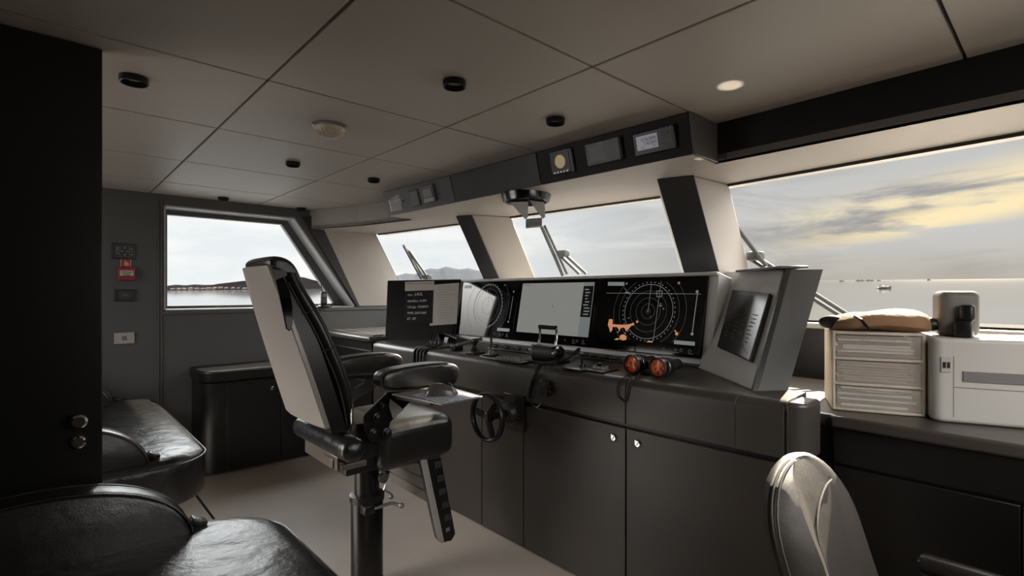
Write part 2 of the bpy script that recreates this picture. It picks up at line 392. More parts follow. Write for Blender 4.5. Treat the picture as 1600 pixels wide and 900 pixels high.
p = onZ(515, 203, ZC-.02); p.z = ZC
t = thing('smoke_detector', p, 'round ivory smoke detector with slotted dome on the dark ceiling', 'smoke detector')
b = B(); b.lathe(p, (0, 0, -1), [(.075, 0), (.075, .008), (.07, .012)]); b.build('base', M_steel, t)
b = B(); b.lathe(p, (0, 0, -1), [(.066, .01), (.066, .018), (.058, .034), (.04, .044), (.001, .047)], n=40)
for k in range(22):
    a = 2*PI*k/22; d = Vector((math.cos(a), math.sin(a), 0)); b.tube([p+d*.062+Vector((0, 0, -.03)), p+d*.042+Vector((0, 0, -.046)), p+d*.02+Vector((0, 0, -.05))], .0025, 5)
b.build('dome', M_ivory, t)

# ================================================================== OVERHEAD BOX
def otop(y): return Vector((1.985-.042*(y-1.128), y, ZC-.002))
def obot(y): return Vector((2.025-.035*(y-1.083), y, ZT-.004))
OH = thing('overhead_console', (2.0, 2.3, ZT), 'long black overhead instrument box hung from the ceiling above the screens', 'overhead console')
b = B(); y0, y1 = 1.085, 3.515
b.hexa([obot(y0)+Vector((.012, 0, 0)), (2.23, y0, ZT-.004), (2.19, y1, ZT-.004), obot(y1)+Vector((.012, 0, 0)), otop(y0)+Vector((.012, 0, 0)), (2.23, y0, ZC-.002), (2.19, y1, ZC-.002), otop(y1)+Vector((.012, 0, 0))])
b.build('body', M_fascia, OH)
b = B(); b.hexa([obot(y0), (2.23, y0, ZT-.01), (2.19, y1, ZT-.01), obot(y1), obot(y0)+Vector((0, 0, .008)), (2.23, y0, ZT), (2.19, y1, ZT), obot(y1)+Vector((0, 0, .008))]); b.build('underside', M_lining, OH)
for (ya, yb, nm, m) in ((1.085, 1.945, 'fascia_panel', M_fascia), (1.95, 2.695, 'fascia_panel', M_clad), (2.70, 3.515, 'fascia_panel', mat('grey_fascia', (84, 84, 84), .5))):
    b = B(); d = Vector((.011, 0, 0)); b.hexa([obot(ya), obot(ya)+d, obot(yb)+d, obot(yb), otop(ya), otop(ya)+d, otop(yb)+d, otop(yb)]); b.build(nm, m, OH, bev=.003)
b = B(); b.hexa([obot(y0)+Vector((0, -.012, 0)), (2.235, y0-.012, ZT-.004), (2.235, y0, ZT-.004), obot(y0), otop(y0)+Vector((0, -.012, 0)), (2.235, y0-.012, ZC-.002), (2.235, y0, ZC-.002), otop(y0)]); b.build('end_panel', M_wall, OH, bev=.003)
OF = Frame(obot(2.3), obot(1.1)-obot(3.5), otop(2.3)-obot(2.3))
def dev(name, label, cat, pix, depth, m, bev=.004):
    r = OF.rect(*pix); t = thing(name, OF.pt((r[0]+r[2])/2, (r[1]+r[3])/2), label, cat)
    b = B(); b.slab(OF, r, .0005, depth); b.build('body', m, t, bev=bev); return t, r
def sub(r, a, b_, c, d):
    return (r[0]+(r[2]-r[0])*a, r[1]+(r[3]-r[1])*b_, r[0]+(r[2]-r[0])*c, r[1]+(r[3]-r[1])*d)
t, r = dev('notice_card', 'small grey card with a white scrawl at the left end of the overhead box', 'card', [(604, 308), (622, 303), (614, 332), (632, 326)], .004, M_plate)
b = B()
for k in range(9):
    rr = sub(r, .06, .55, .8, .95); u = rr[0]+(rr[2]-rr[0])*k/8; b.ribbon(OF, [(u, rr[3]-.002*(k % 3)), (u+.006, rr[3]-.014-.004*(k % 2)), (u-.004, rr[3]-.026-.01*(k % 3)), (u+.004, rr[1])], .0045, .005)
rr = sub(r, .02, .02, .12, .95); b.rectf(OF, rr, .0048); b.rectf(OF, sub(r, .02, .86, .95, .98), .0049); b.build('white_marks', mat('white_scrawl', (244, 242, 238), .7), t)
u, v = OF.hit(631, 314); t = thing('pull_knob', OF.pt(u, v), 'tiny steel knob beside the card on the overhead box', 'knob')
b = B(); b.lathe(OF.pt(u, v, .0005), OF.n, [(.009, 0), (.009, .004), (.005, .006), (.005, .014), (.008, .016), (.004, .021)], 14); b.build('knob', M_steel, t)
t, r = dev('blank_cover_plate', 'plain grey rectangular plate in a black rim, middle of the left overhead panel', 'cover plate', [(636, 299), (651, 295), (647, 324), (661, 319)], .007, M_black)
b = B(); b.slab(OF, sub(r, .1, .06, .9, .9), .007, .009); b.build('plate', mat('grey_plate_mid', (110, 110, 110), .5), t, bev=.002)
t, r = dev('rocker_switch_unit', 'raised grey rocker unit on the overhead box, next to the panel seam', 'switch', [(657, 293), (675, 287), (670, 318), (687, 312)], .018, mat('grey_unit', (98, 100, 102), .45))
b = B(); b.slab(OF, sub(r, .12, .3, .88, .8), .018, .024); b.build('rocker', mat('rocker_grey', (140, 141, 142), .4), t, bev=.002)
b = B(); b.slab(OF, sub(r, .08, .05, .92, .26), .018, .020); b.build('label_strip', M_plate, t)
t, r = dev('round_display_gauge', 'square black gauge with a round amber face on the overhead box', 'gauge', [(857, 239), (887, 231), (869, 274), (900, 266)], .016, M_black)
c = OF.hit(878, 252); b = B(); b.disc(OF, c, .034, .0165, 28); b.build('amber_face', M_amber, t)
b = B()
for k in range(5): rr = sub(r, .12+.16*k, .04, .22+.16*k, .12); b.slab(OF, rr, .016, .019)
b.build('keys', M_steel, t, smooth=False)
b = B(); b.slab(OF, sub(r, .97, 0, 1.08, .96), .001, .014); b.build('side_rim', M_case, t)
t, r = dev('marine_receiver', 'grey receiver with a dark square screen and keypad, middle unit on the overhead box', 'receiver', [(914, 227), (966, 213), (925, 260), (978, 247)], .022, mat('receiver_grey', (92, 92, 93), .4))
b = B(); b.rectf(OF, sub(r, .10, .16, .56, .86), .0225); b.build('screen', M_gloss, t)
b = B(); b.ribbon(OF, [(r[0]+.01, r[3]-.008), (r[0]+(r[2]-r[0])*.55, r[3]-.008)], .003, .0226); b.ribbon(OF, [(r[0]+.006, r[1]+.01), (r[0]+.006, r[3]-.02)], .002, .0226); b.build('markings', M_mark, t)
b = B()
for i in range(3):
    for j in range(6): b.disc(OF, (r[0]+(r[2]-r[0])*(.66+.09*i), r[1]+(r[3]-r[1])*(.14+.14*j)), .0042, .0228, 8)
b.build('keypad', M_black, t)
t, r = dev('position_display', 'black position display with a lit grey screen of coordinates, right end of the overhead box', 'display', [(985, 211), (1050, 195), (1000, 245), (1064, 229)], .014, M_black)
tl, tr2, bl, br2 = OF.hit(994, 215), OF.hit(1027, 207), OF.hit(1001, 236), OF.hit(1033, 228)
rs = ((tl[0]+bl[0])/2, (bl[1]+br2[1])/2, (tr2[0]+br2[0])/2, (tl[1]+tr2[1])/2)
b = B(); b.rectf(OF, rs, .0146); b.build('screen', M_lcd, t)
b = B(); W = rs[2]-rs[0]; H = rs[3]-rs[1]
b.text("43°06.504'N", H*.33, OF.pt(rs[2]-W*.06, rs[1]+H*.60, .0152), OF.u, OF.v, 'RIGHT', squeeze=.72)
b.text("5°45.205'E", H*.33, OF.pt(rs[2]-W*.05, rs[1]+H*.30, .0152), OF.u, OF.v, 'RIGHT', squeeze=.72)
b.text("0.4", H*.2, OF.pt(rs[0]+W*.2, rs[1]+H*.08, .0152), OF.u, OF.v); b.text("TRK", H*.15, OF.pt(rs[2]-W*.25, rs[1]+H*.1, .0152), OF.u, OF.v)
b.build('coordinates', M_ink, t, smooth=False, norm=False)
b = B(); 
for i in range(2):
    for j in range(4): b.slab(OF, (rs[2]+.018+.026*i, rs[1]+.008+.021*j, rs[2]+.030+.026*i, rs[1]+.014+.021*j), .014, .0155)
b.ribbon(OF, [(rs[2]+.07, rs[1]-.005), (rs[2]+.07, rs[3]+.02)], .002, .0146); b.build('keys', M_markdim, t, smooth=False)

# ================================================================== PERISCOPE COMPASS
c = onZ(822, 308, ZT-.02); c.z = ZT
t = thing('compass_periscope', c, 'dark metal ring with grey reflector flaps hanging above the middle window', 'compass periscope')
b = B(); b.lathe(c, (0, 0, -1), [(.15, 0), (.15, .012), (.138, .05), (.125, .054), (.12, .04), (.12, .0)], 40, cap=False); b.build('flange_ring', M_skyring, t)
b = B(); b.lathe(c, (0, 0, -1), [(.12, .012), (.001, .014)], 30); b.build('port_glass', M_gloss, t)
PF_ = Frame(c-FW*.06, RT, (0, 0, 1))
for pts in ([(797, 316), (825, 315), (825, 339), (821, 343)], [(827, 313), (851, 316), (852, 339), (848, 342)]):
    b = B(); b.prism([PF_.pt(*PF_.hit(*p_)) for p_ in pts], FW*.004); b.build('side_flap', M_flap, t, smooth=False)
a0, a1 = PF_.pt(*PF_.hit(822, 342)), PF_.pt(*PF_.hit(847, 340)); b = B(); rings = []
for e in (a0, a1):
    rings.append([e+FW*(.045-.045*math.cos(a))-Vector((0, 0, r_*math.sin(a)+.0)) for r_ in (.05, .045) for a in ([PI*k/10 for k in range(11)] if r_ == .05 else [PI*k/10 for k in range(10, -1, -1)])])
b.loft(rings); b.build('curved_reflector', mat('reflector_grey', (170, 170, 172), .4, metal=.3), t)
b = B(); b.cyl(c+RT*.01-FW*.06+Vector((0, 0, -.03)), c+RT*.02-FW*.06+Vector((0, 0, -.085)), .006, .004, 8); b.build('adjuster', M_black, t)

# ================================================================== PORT WALL FITTINGS
WF = Frame((0, YP, 1.4), (1, 0, 0), (0, 0, 1))
def wdev(name, label, cat, pix, d, m, bev=.003):
    r = WF.rect(*pix); t = thing(name, WF.pt((r[0]+r[2])/2, (r[1]+r[3])/2), label, cat)
    b = B(); b.slab(WF, r, .0005, d); b.build('body', m, t, bev=bev); return t, r
t, r = wdev('light_control_panel', 'black panel of small marked buttons, topmost on the left wall', 'control panel', [(175, 404), (211, 382)], .014, M_black)
b = B()
for (u0, v0, u1, v1) in ((.15, .15, .3, .85), (.34, .15, .72, .85), (.75, .5, .94, .85), (.75, .15, .94, .48)):
    q = sub(r, u0, v0, u1, v1); b.ribbon(WF, [(q[0], q[1]), (q[2], q[1]), (q[2], q[3]), (q[0], q[3])], .0015, .0146, True)
for (u, v) in ((.22, .7), (.22, .55), (.22, .35), (.42, .5), (.53, .72), (.53, .28), (.64, .5), (.84, .68), (.84, .3)): b.rectf(WF, sub(r, u-.05, v-.05, u+.05, v+.05), .0147)
b.build('button_marks', M_markdim, t)
t, r = wdev('fire_call_sign', 'small red pictogram sign just above the red call box', 'sign', [(189, 417), (204, 405)], .003, M_redsign, 0)
b = B(); b.disc(WF, ((r[0]+r[2])/2+.004, r[1]+.022), .016, .0035, 10); b.rectf(WF, sub(r, .38, .5, .52, .85), .0035); b.ribbon(WF, [(r[0], r[1]), (r[0], r[3])], .005, .0034); b.ribbon(WF, [(r[2], r[1]), (r[2], r[3])], .005, .0034); b.build('pictogram', mat('sign_pink', (222, 170, 150), .7), t)
t, r = wdev('fire_call_point', 'red square fire call point with a white label on the left wall', 'alarm call point', [(184, 438), (210, 418)], .04, M_red, .006)
q = sub(r, .1, .35, .9, .75); b = B(); b.rectf(WF, q, .0405); b.build('label_plate', M_paper, t)
b = B(); b.text('BREAK GLASS', .02, WF.pt((q[0]+q[2])/2, q[1]+.03, .041), WF.u, WF.v, 'CENTER'); b.text('PRESS HERE', .016, WF.pt((q[0]+q[2])/2, q[1]+.009, .041), WF.u, WF.v, 'CENTER')
b.bm.clear()
for k, w in enumerate((.86, .7, .5)):
    m_ = (q[0]+q[2])/2; hw = (q[2]-q[0])*w/2; b.ribbon(WF, [(m_-hw, q[3]-.012-.012*k), (m_-hw*.2, q[3]-.010-.012*k), (m_+hw*.3, q[3]-.013-.012*k), (m_+hw, q[3]-.011-.012*k)], .004, .041)
b.build('label_print', M_ink, t)
t, r = wdev('wall_socket', 'black recessed wall socket below the red call box', 'socket', [(178, 471), (211, 452)], .012, M_black)
q = sub(r, .22, .2, .78, .8); b = B(); b.slab(WF, q, .012, .02); b.build('rocker', mat('dark_grey_rocker', (58, 58, 58), .4), t, bev=.002)
b = B(); b.ribbon(WF, [(q[0]+.02, q[1]+.03), (q[2]-.02, q[1]+.03)], .006, .0206); b.build('marks', M_markdim, t)
t, r = wdev('wall_switch_plate', 'pale grey blank switch plate, lowest on the left wall', 'switch plate', [(178, 538), (210, 519)], .01, M_plate)
b = B(); b.slab(WF, sub(r, .38, .3, .62, .7), .01, .0112); b.build('button', M_case, t)

# handheld radio on the port window ledge
p = onY(506, 480, YP-.05); p.z = 1.224
t = thing('handheld_radio', p, 'small black handheld radio standing in its charger on the side window ledge', 'radio')
b = B(); b.rbox(p+Vector((0, -.0, .012)), (.09, .07, .024), .008); b.build('charger', M_black, t)
b = B(); b.rbox(p+Vector((0, 0, .085)), (.055, .035, .13), .012); b.build('handset', M_black, t)
b = B(); b.tube([p+Vector((-.018, 0, .14)), p+Vector((-.03, 0, .30))], [.005, .003]); b.build('antenna', M_rubber, t)
hf = Frame(p+Vector((0, -.0176, .085)), (1, 0, 0), (0, 0, 1)); b = B(); b.rectf(hf, (-.018, .015, .018, .045), .001)
for i in range(3):
    for j in range(3): b.rectf(hf, (-.018+.013*i, -.035+.014*j, -.008+.013*i, -.027+.014*j), .001)
b.build('keys', M_markdim, t)
b = B(); pts = [p+Vector((.04+.03*math.sin(k*.9), -.01+.02*math.cos(k*1.3), .006+.012*abs(math.sin(k*.7)))) for k in range(16)]; b.tube(pts, .004, 6); tag(b.build('charger_cable', M_rubber), 'tangled thin black cable beside the handheld radio', 'cable')

# ================================================================== SIDE CABINET AND PORT COUNTER
t = thing('side_cabinet', (1.35, 4.5, 0), 'low black cabinet with rounded corner under the side window', 'cabinet')
yf = 4.30
pl = roundrect(.86, yf, 1.86, YP-.012, .11, 8, (1, 0, 0, 0))
b = B(); b.prism([(x, y, .02) for x, y in pl], (0, 0, .665)); b.build('carcass', M_cab, t)
pl = roundrect(.845, yf-.02, 1.86, YP-.012, .13, 8, (1, 0, 0, 0))
b = B(); b.prism([(x, y, .69) for x, y in pl], (0, 0, .09)); b.build('top', M_cab, t, bev=.016, seg=3)
for (xa, xb, lx) in ((1.012, 1.40, 1.335), (1.406, 1.84, None)):
    b = B(); b.box(xa, yf-.012, .03, xb, yf, .66); d = b.build('door', M_cab, t, bev=.003)
    if lx:
        b = B(); b.lathe((lx, yf-.012, .605), (0, -1, 0), [(.017, 0), (.017, .006), (.012, .009), (.002, .009)], 16); b.build('lock', M_chrome, d)
t = thing('port_counter', (2.2, 4.3, 0), 'low dark counter with ribbed top between the side cabinet and the helm console', 'counter')
pl = roundrect(1.885, 3.69, 2.62, YP-.012, .09, 6, (0, 0, 0, 1))
b = B(); b.prism([(x, y, .02) for x, y in pl], (0, 0, .95)); b.build('carcass', M_cab, t)
pl = roundrect(1.865, 3.69, 2.62, YP-.012, .10, 6, (0, 0, 0, 1))
b = B(); b.prism([(x, y, .972) for x, y in pl], (0, 0, .045)); b.build('top', M_console, t, bev=.014, seg=3)
b = B()
for k in range(5): b.box(1.93+.11*k, 3.75, 1.017, 2.02+.11*k, 4.6, 1.026)
b.build('ribbed_mat', M_clad, t, bev=.003)
b = B(); b.box(1.878, 3.7, .90, 1.888, 4.6, .906); b.build('edge_strip', M_steel, t)

# ================================================================== HELM CONSOLE
CX = 1.88
HC = thing('helm_console', (2.1, 2.2, 0), 'long dark brown-black helm console with plain doors and a padded top edge', 'helm console')
b = B(); b.box(1.904, 1.30, .0, 2.62, 3.66, .79); b.box(1.904, .84, .0, 2.40, 1.30, .79); b.box(1.904, .68, .0, 2.10, .84, .79); b.build('carcass', M_cab, HC)
prof = [(CX, .787), (CX, .945), (CX+.006, .966), (CX+.02, .98), (CX+.045, .986), (2.36, 1.0), (2.62, 1.0), (2.62, .787)]
prof2 = [(CX+.045, .787), (CX+.045, .9), (CX+.06, .93), (2.36, 1.0), (2.62, 1.0), (2.62, .787)]
prof3 = [p_ for p_ in prof if p_[0] < 2.1]+[(2.10, .991), (2.10, .787)]
for ya, yb, pr in ((.671, .84, prof3), (.84, 1.320, [(min(x, 2.40), z) for x, z in prof]), (1.324, 2.912, prof), (2.912, 3.05, prof2), (3.05, 3.66, prof)):
    b = B(); b.prism([(x, ya, z) for x, z in pr], (0, yb-ya, 0)); b.build('top_section', M_console, HC, bev=.002)
# rounded end
def endpoly(e): return [(CX+e, .671), *[(CX+.055+e-(.055)*math.cos(a), .655-(.055)*math.sin(a)) for a in [PI/2*k/6 for k in range(7)]], (2.03, .60), (2.03, .671)]
b = B(); b.prism([(x, y, 0) for x, y in endpoly(.004)], (0, 0, .765)); b.build('end_post', M_door, HC)
b = B(); b.prism([(x, y, .787) for x, y in endpoly(0)], (0, 0, .199)); b.build('end_cap', M_console, HC, bev=.018, seg=4)
for ya, yb, lock in ((.674, 1.320, 1.262), (1.327, 1.971, 1.388), (1.977, 2.323, None), (2.329, 2.90, None), (2.906, 3.66, None)):
    b = B(); b.box(CX+.004, ya, .005, 1.904, yb, .765); d = b.build('door', M_door, HC, bev=.002)
    if lock:
        b = B(); p = Vector((CX+.004, lock, .712)); b.lathe(p, (-1, 0, 0), [(.017, 0), (.017, .005), (.013, .008), (.012, .006), (.002, .006)], 20); b.rbox(p+Vector((-.008, 0, 0)), (.006, .004, .018), .001, 1, Matrix.Rotation(.6, 3, 'X')); b.build('lock', M_chrome, d)
# starboard counter
SC = thing('starboard_counter', (2.4, .1, 0), 'low black counter right of the console, under the right-hand window', 'counter')
b = B(); b.box(2.13, YS+.01, 0, 2.92, .592, .875); b.build('carcass', M_cab, SC)
b = B(); b.prism([(x, y, .875) for x, y in ((2.09, YS+.01), (2.93, YS+.01), (2.93, 1.2), (2.41, 1.2), (2.41, .832), (2.112, .832), (2.112, .592), (2.09, .592))], (0, 0, .045)); b.build('worktop', M_console, SC, bev=.018, seg=4)
b = B(); b.box(2.118, YS+.02, .745, 2.13, .588, .872); b.build('drawer', M_cab, SC, bev=.003)
for ya, yb in ((YS+.02, .10), (.104, .588)):
    b = B(); b.box(2.118, ya, .01, 2.13, yb, .735); b.build('door', M_cab, SC, bev=.003)

# ================================================================== SCREEN BANK
SF = Frame((2.36, 2.2, 1.0), (0, -1, 0), (.09, 0, .465))
IP = thing('instrument_panel', (2.4, 2.2, 1.0), 'grey angled screen housing with a wing at each end on the console top', 'instrument panel')
vt = SF.hit(900, 431.5)[1]
b = B(); b.slab(SF, (-1.06, .0, 1.02, vt), -.16, -.016)
b.slab(SF, (-1.06, -.0, 1.02, .035), -.016, .004); b.slab(SF, (-1.06, vt-.018, 1.02, vt), -.016, .004)
b.build('housing', M_casel, IP, bev=.004)
b = B(); b.slab(SF, (-1.06, -.002, 1.02, .012), .004, .02); b.build('lower_ledge', M_black, IP)  # black ledge along the foot of the screen housing
# starboard wing
A0, B0, C0 = Vector((1.99, .82, .987)), Vector((2.345, 1.235, .995)), Vector((2.09, .735, .987))
A1, C1 = onZ(1228, 421, 1.462), onZ(1285, 421, 1.462)
_f = Frame(A0, A0-B0, A1-A0); B1 = _f.pt(*_f.hit(1113, 425))
D0, D1 = B0+(C0-A0), B1+(C1-A1)
b = B(); b.hexa([A0, B0, D0, C0, A1, B1, D1, C1]); b.build('starboard_wing', M_casel, IP, bev=.008, seg=3)
o_c = ((A0-B0).normalized())*.004; b = B(); b.hexa([A0+(C0-A0)*.12+o_c*.1, C0-(C0-A0)*.01, C0+o_c, A0+(C0-A0)*.12+o_c, A1+(C1-A1)*.12+o_c*.1, C1-(C1-A1)*.01, C1+o_c, A1+(C1-A1)*.12+o_c]); b.build('wing_end_shade_panel', mat('wing_end_shade_grey', (76, 76, 76), .45, bump=[(300, .05, 2, U1)]), IP)  # added panel: shade on the wing end put into a darker colour
WG = Frame((A0+B0)/2, A0-B0, (A1+B1)-(A0+B0))
if WG.n.dot(CAM-WG.o) < 0: WG.n = -WG.n
wl = (A0-B0).length/2; wh = ((A1+B1)-(A0+B0)).length/2
b = B()
e0, e1 = (A0-B0).normalized(), (A1-B1).normalized(); nn = WG.n
q = [A0, C0, C1, A1]
dv = (C0-A0)*.13; dv1 = (C1-A1)*.13
b.hexa([A0+e0*.004+nn*.004, A0+dv+e0*.004, A0+dv-e0*.004, A0-e0*.010+nn*.004, A1+e1*.004+nn*.004, A1+dv1+e1*.004, A1+dv1-e1*.004, A1-e1*.010+nn*.004]); b.build('edge_gap', M_black, IP)
# port wing with notes
E0, G0 = Vector((1.95, 3.77, .985)), Vector((2.34, 3.20, .995))
E1 = onZ(605, 436.5, 1.462); G1 = Vector((2.435, 3.19, 1.462))
E1 = E0 + Vector((.10, .06, .487))
LW = Frame(E0, G0-E0, E1-E0)
tl = LW.hit(605, 438); bl = LW.hit(601, 533); tr_ = LW.hit(720, 436); br_ = LW.hit(706, 534)
b = B(); P4 = [bl, br_, tr_, tl]
b.hexa([LW.pt(u, v, -.09) for u, v in P4]+[LW.pt(u, v, 0) for u, v in P4]); b.build('port_wing', M_bezel if False else mat('port_wing_black', (8, 8, 9), .5, spec=.2), IP, bev=.008, seg=3)
def quadpix(fr, pix, w): 
    return [fr.pt(*fr.hit(*p), w) for p in pix]
def sheet(name, label, fr, pix, w, m, cat='paper', th=.0012):
    pts = quadpix(fr, pix, w); c = sum(pts, Vector())/len(pts); t = thing(name, c, label, cat); b = B(); b.prism(pts, fr.n*th); b.build('sheet', m, t, smooth=False); return t
t = sheet('printed_sheet', 'large pale sheet of faint printed lines taped to the left wing panel', LW, [(671.5, 509), (713.5, 506), (717.5, 442), (678, 445), (676, 505), (671.5, 505.5)], .001, M_paper)
b = B()
rl = random.Random(3)
for k in range(13):
    y = 449+k*4.0; x0 = 682+rl.random()*6; x1 = 700+rl.random()*9; b.ribbon(LW, [LW.hit(x0, y), LW.hit(x1, y-.6)], .0022, .0027)
b.build('print_lines', mat('faint_print', (150, 138, 130), .8), t)
t = sheet('name_card', 'black card with white lines of ship details on the left wing panel', LW, [(632.5, 505), (674.5, 504), (677.5, 453), (633.5, 455)], .001, M_ink, 'card')
b = B()
LU = Vector(LW.hit(677, 460))-Vector(LW.hit(637, 461)); LU3 = (LW.u*LU[0]+LW.v*LU[1])
for (x, y, s, txt, xe) in ((637, 462.5, 3.3, 'Nom :', 646), (648, 462, 4.8, 'LAUL', 660.5), (637, 472.2, 3.7, 'Identifiant : R-009', 666), (636.5, 481.5, 3.7, 'Call sign : CRAB919', 669), (636.5, 491, 3.7, 'MMSI: 225913005', 666), (636, 500, 3.9, 'GT : 397', 650)):
    h0 = Vector(LW.hit(x, y)); h1 = Vector(LW.hit(x, y-s)); sz = (h1-h0).length*1.38
    b.text(txt, sz, LW.pt(*h0, .003), LU3, LW.v, fit=(Vector(LW.hit(xe, y))-h0).length)
b.build('lettering', mat('white_ink', (232, 232, 232), .6), t, smooth=False, norm=False)
t = sheet('header_strip', 'short pale paper strip taped above the black ship-details card', LW, [(633, 455), (677.5, 453.5), (679, 439), (633.5, 440.5)], .0028, M_paper)
b = B(); b.ribbon(LW, [LW.hit(636, 443.8), LW.hit(676, 442.6)], .004, .0043); b.build('printed_rule', M_markdim, t)

# the three displays
def rect_of(tl, tr, bl, br): return SF.rect(tl, tr, bl, br)
def monitor(label, r):
    t = thing('chart_display', SF.pt((r[0]+r[2])/2, r[1]), label, 'monitor', 'three widescreen displays on the console')
    b = B(); b.slab(SF, r, -.014, .006); b.build('bezel', M_bezel, t, bev=.003); return t
def uv(px, py): return Vector(SF.hit(px, py))
def inside(r, q): return r[0] < q[0] < r[2] and r[1] < q[1] < r[3]
def circ(b, c, R, r, wd, w=.0078, dash=None):
    n = 96; pts = [(c[0]+R*math.cos(2*PI*k/n), c[1]+R*math.sin(2*PI*k/n)) for k in range(n+1)]
    for k in range(n):
        if dash and k % dash[1] >= dash[0]: continue
        if inside(r, pts[k]) and inside(r, pts[k+1]): b.ribbon(SF, [pts[k], pts[k+1]], wd, w)
def icons(t, r):
    b = B(); H = r[3]-r[1]; W = r[2]-r[0]; y = r[1]+.032
    for fx, rad in ((.70, .005), (.80, .007), (.845, .007), (.915, .007)):
        c = (r[0]+W*fx, y); pts = [(c[0]+rad*math.cos(2*PI*k/14), c[1]+rad*math.sin(2*PI*k/14)) for k in range(14)]; b.ribbon(SF, pts, .0018, .0082, True)
    for fx in (.80, .915): b.ribbon(SF, [(r[0]+W*(fx-.012), y-.014), (r[0]+W*(fx+.03), y-.014)], .0022, .0082)
    b.build('icons', M_scr_dim, t)
R2 = rect_of((726, 437.5), (816, 435.5), (712, 523), (799, 531)); R3 = rect_of((820, 435.5), (937, 433), (806, 532), (922, 543)); R4 = rect_of((943, 433), (1108, 428.5), (929, 543), (1094, 560))
v0 = .04; v1 = vt-.02
R2 = (R2[0], v0, R2[2], v1); R3 = (R2[2]+.012, v0, R3[2], v1); R4 = (R3[2]+.014, v0, R4[2], v1)
m2 = monitor('left of the three displays, dark radar screen mirroring the side window', R2)
g = (R2[0]+.016, R2[1]+.055, R2[2]-.016, R2[3]-.016)
b = B(); b.rectf(SF, (R2[0]+.006, R2[1]+.006, R2[2]-.006, R2[3]-.006), .0066); b.build('screen', M_gloss, m2)
c2 = uv(763, 478); k2 = (uv(784, 478)-c2).length
b = B(); circ(b, c2, k2*.42, g, .0012); circ(b, c2, k2*.85, g, .0012); circ(b, c2, k2*1.55, g, .0012); b.ribbon(SF, [c2, (c2[0]+.004, c2[1]+.16)], .0014, .0078); b.build('range_rings', M_scr_dim, m2)
b = B()
Rr = .158
circ(b, c2, Rr, g, .003); n = 36
for k in range(n):
    a = 2*PI*k/n; b.ribbon(SF, [(c2[0]+(Rr+.002)*math.cos(a), c2[1]+(Rr+.002)*math.sin(a)), (c2[0]+(Rr+.011)*math.cos(a), c2[1]+(Rr+.011)*math.sin(a))], .004, .0078)
b.ribbon(SF, [uv(803, 463), uv(797, 499)], .003, .0078); b.disc(SF, uv(804, 456), .007, .0079, 12); b.disc(SF, uv(795.5, 503), .007, .0079, 12); b.disc(SF, uv(790, 446), .005, .0079, 10); b.disc(SF, uv(763, 455), .005, .0079, 10)
b.build('bearing_ring', M_scr_line, m2)
b = B(); b.rectf(SF, (g[0]+.01, g[3]-.035, g[0]+.1, g[3]-.012), .0079); b.build('menu_box', M_scr_box, m2); b = B(); b.rectf(SF, (g[2]-.15, g[1]-.002, g[2]-.02, g[1]+.02), .0079); b.build('menu_box', M_scr_box, m2)
icons(m2, R2)
m3 = monitor('middle display with a plain pale grey chart screen and dark side list', R3)
q = rect_of((824.5, 441.5), (931, 440.5), (812, 519), (918, 527)); q = (R3[0]+.022, q[1], R3[2]-.022, R3[3]-.022)
b = B(); b.rectf(SF, (R3[0]+.006, R3[1]+.006, R3[2]-.006, R3[3]-.006), .0066); b.build('glass_front', M_gloss2, m3)
b = B(); b.rectf(SF, q, .0074); b.build('screen', M_grey_scr, m3)
W = q[2]-q[0]; H = q[3]-q[1]
b = B(); b.rectf(SF, sub(q, .87, 0, 1, .36), .0078); b.build('side_panel', M_grey_scr2, m3); b = B(); b.rectf(SF, sub(q, .87, .93, 1, 1), .0078); b.build('side_panel', M_grey_scr2, m3)
b = B(); b.rectf(SF, sub(q, .87, .36, .995, .93), .0077); b.build('list_block', M_ink, m3); b = B(); b.ribbon(SF, [uv(864, 476), uv(865.5, 481)], .002, .0078); b.ribbon(SF, [(q[0]+.01, q[3]-.012), (q[0]+.08, q[3]-.012)], .002, .0078); b.build('chart_marks', M_ink, m3)
b = B(); rl = random.Random(5)
for k in range(9):
    f = .40+.057*k; b.rectf(SF, sub(q, .89+.02*rl.random(), f, .93+.05*rl.random(), f+.02), .0082)
b.build('list_lines', M_scr_box, m3)
icons(m3, R3)
m4 = monitor('right display, wide black radar screen with rings and orange land echoes', R4)
b = B(); b.rectf(SF, (R4[0]+.006, R4[1]+.006, R4[2]-.006, R4[3]-.006), .0066); b.build('screen', M_gloss2, m4)
g = (R4[0]+.02, R4[1]+.062, R4[2]-.02, R4[3]-.025)
def z3(x, y): return uv(930+x/6.665, 425+y/6.665)
c4 = z3(557, 412)
b = B(); R_ = [(z3(x, 412)-c4).length for x in (626, 685, 751)]
circ(b, c4, (z3(580, 412)-c4).length, g, .002, dash=(3, 6))
for x in (626, 685, 751, 885, 958): circ(b, c4, (z3(x, 390)-c4).length, g, .0014)
b.build('range_rings', M_scr_dim, m4)
b = B(); Rb = (z3(818, 400)-c4).length; circ(b, c4, Rb, g, .0026)
for k in range(40):
    a = 2*PI*k/40; 
    p_ = (c4[0]+(Rb+.012)*math.cos(a), c4[1]+(Rb+.012)*math.sin(a)); d = Vector((math.sin(a), -math.cos(a)))*.004
    if inside(g, p_): b.ribbon(SF, [Vector(p_)-d, Vector(p_)+d], .004, .0079)
b.build('bearing_ring', M_scr_line, m4)
b = B()
for pts in ([(125, 222), (1110, 232)], [(560, 400), (595, 125)], [(612, 720), (695, 100)], [(1075, 215), (1018, 640)], [(310, 165), (345, 210)]): b.ribbon(SF, [z3(*p_) for p_ in pts], .0022 if pts[0][0] != 1075 else .0045, .0081)
q = [z3(650, 200), z3(708, 200), z3(703, 260), z3(648, 260)]; b.ribbon(SF, q, .003, .0083, True)
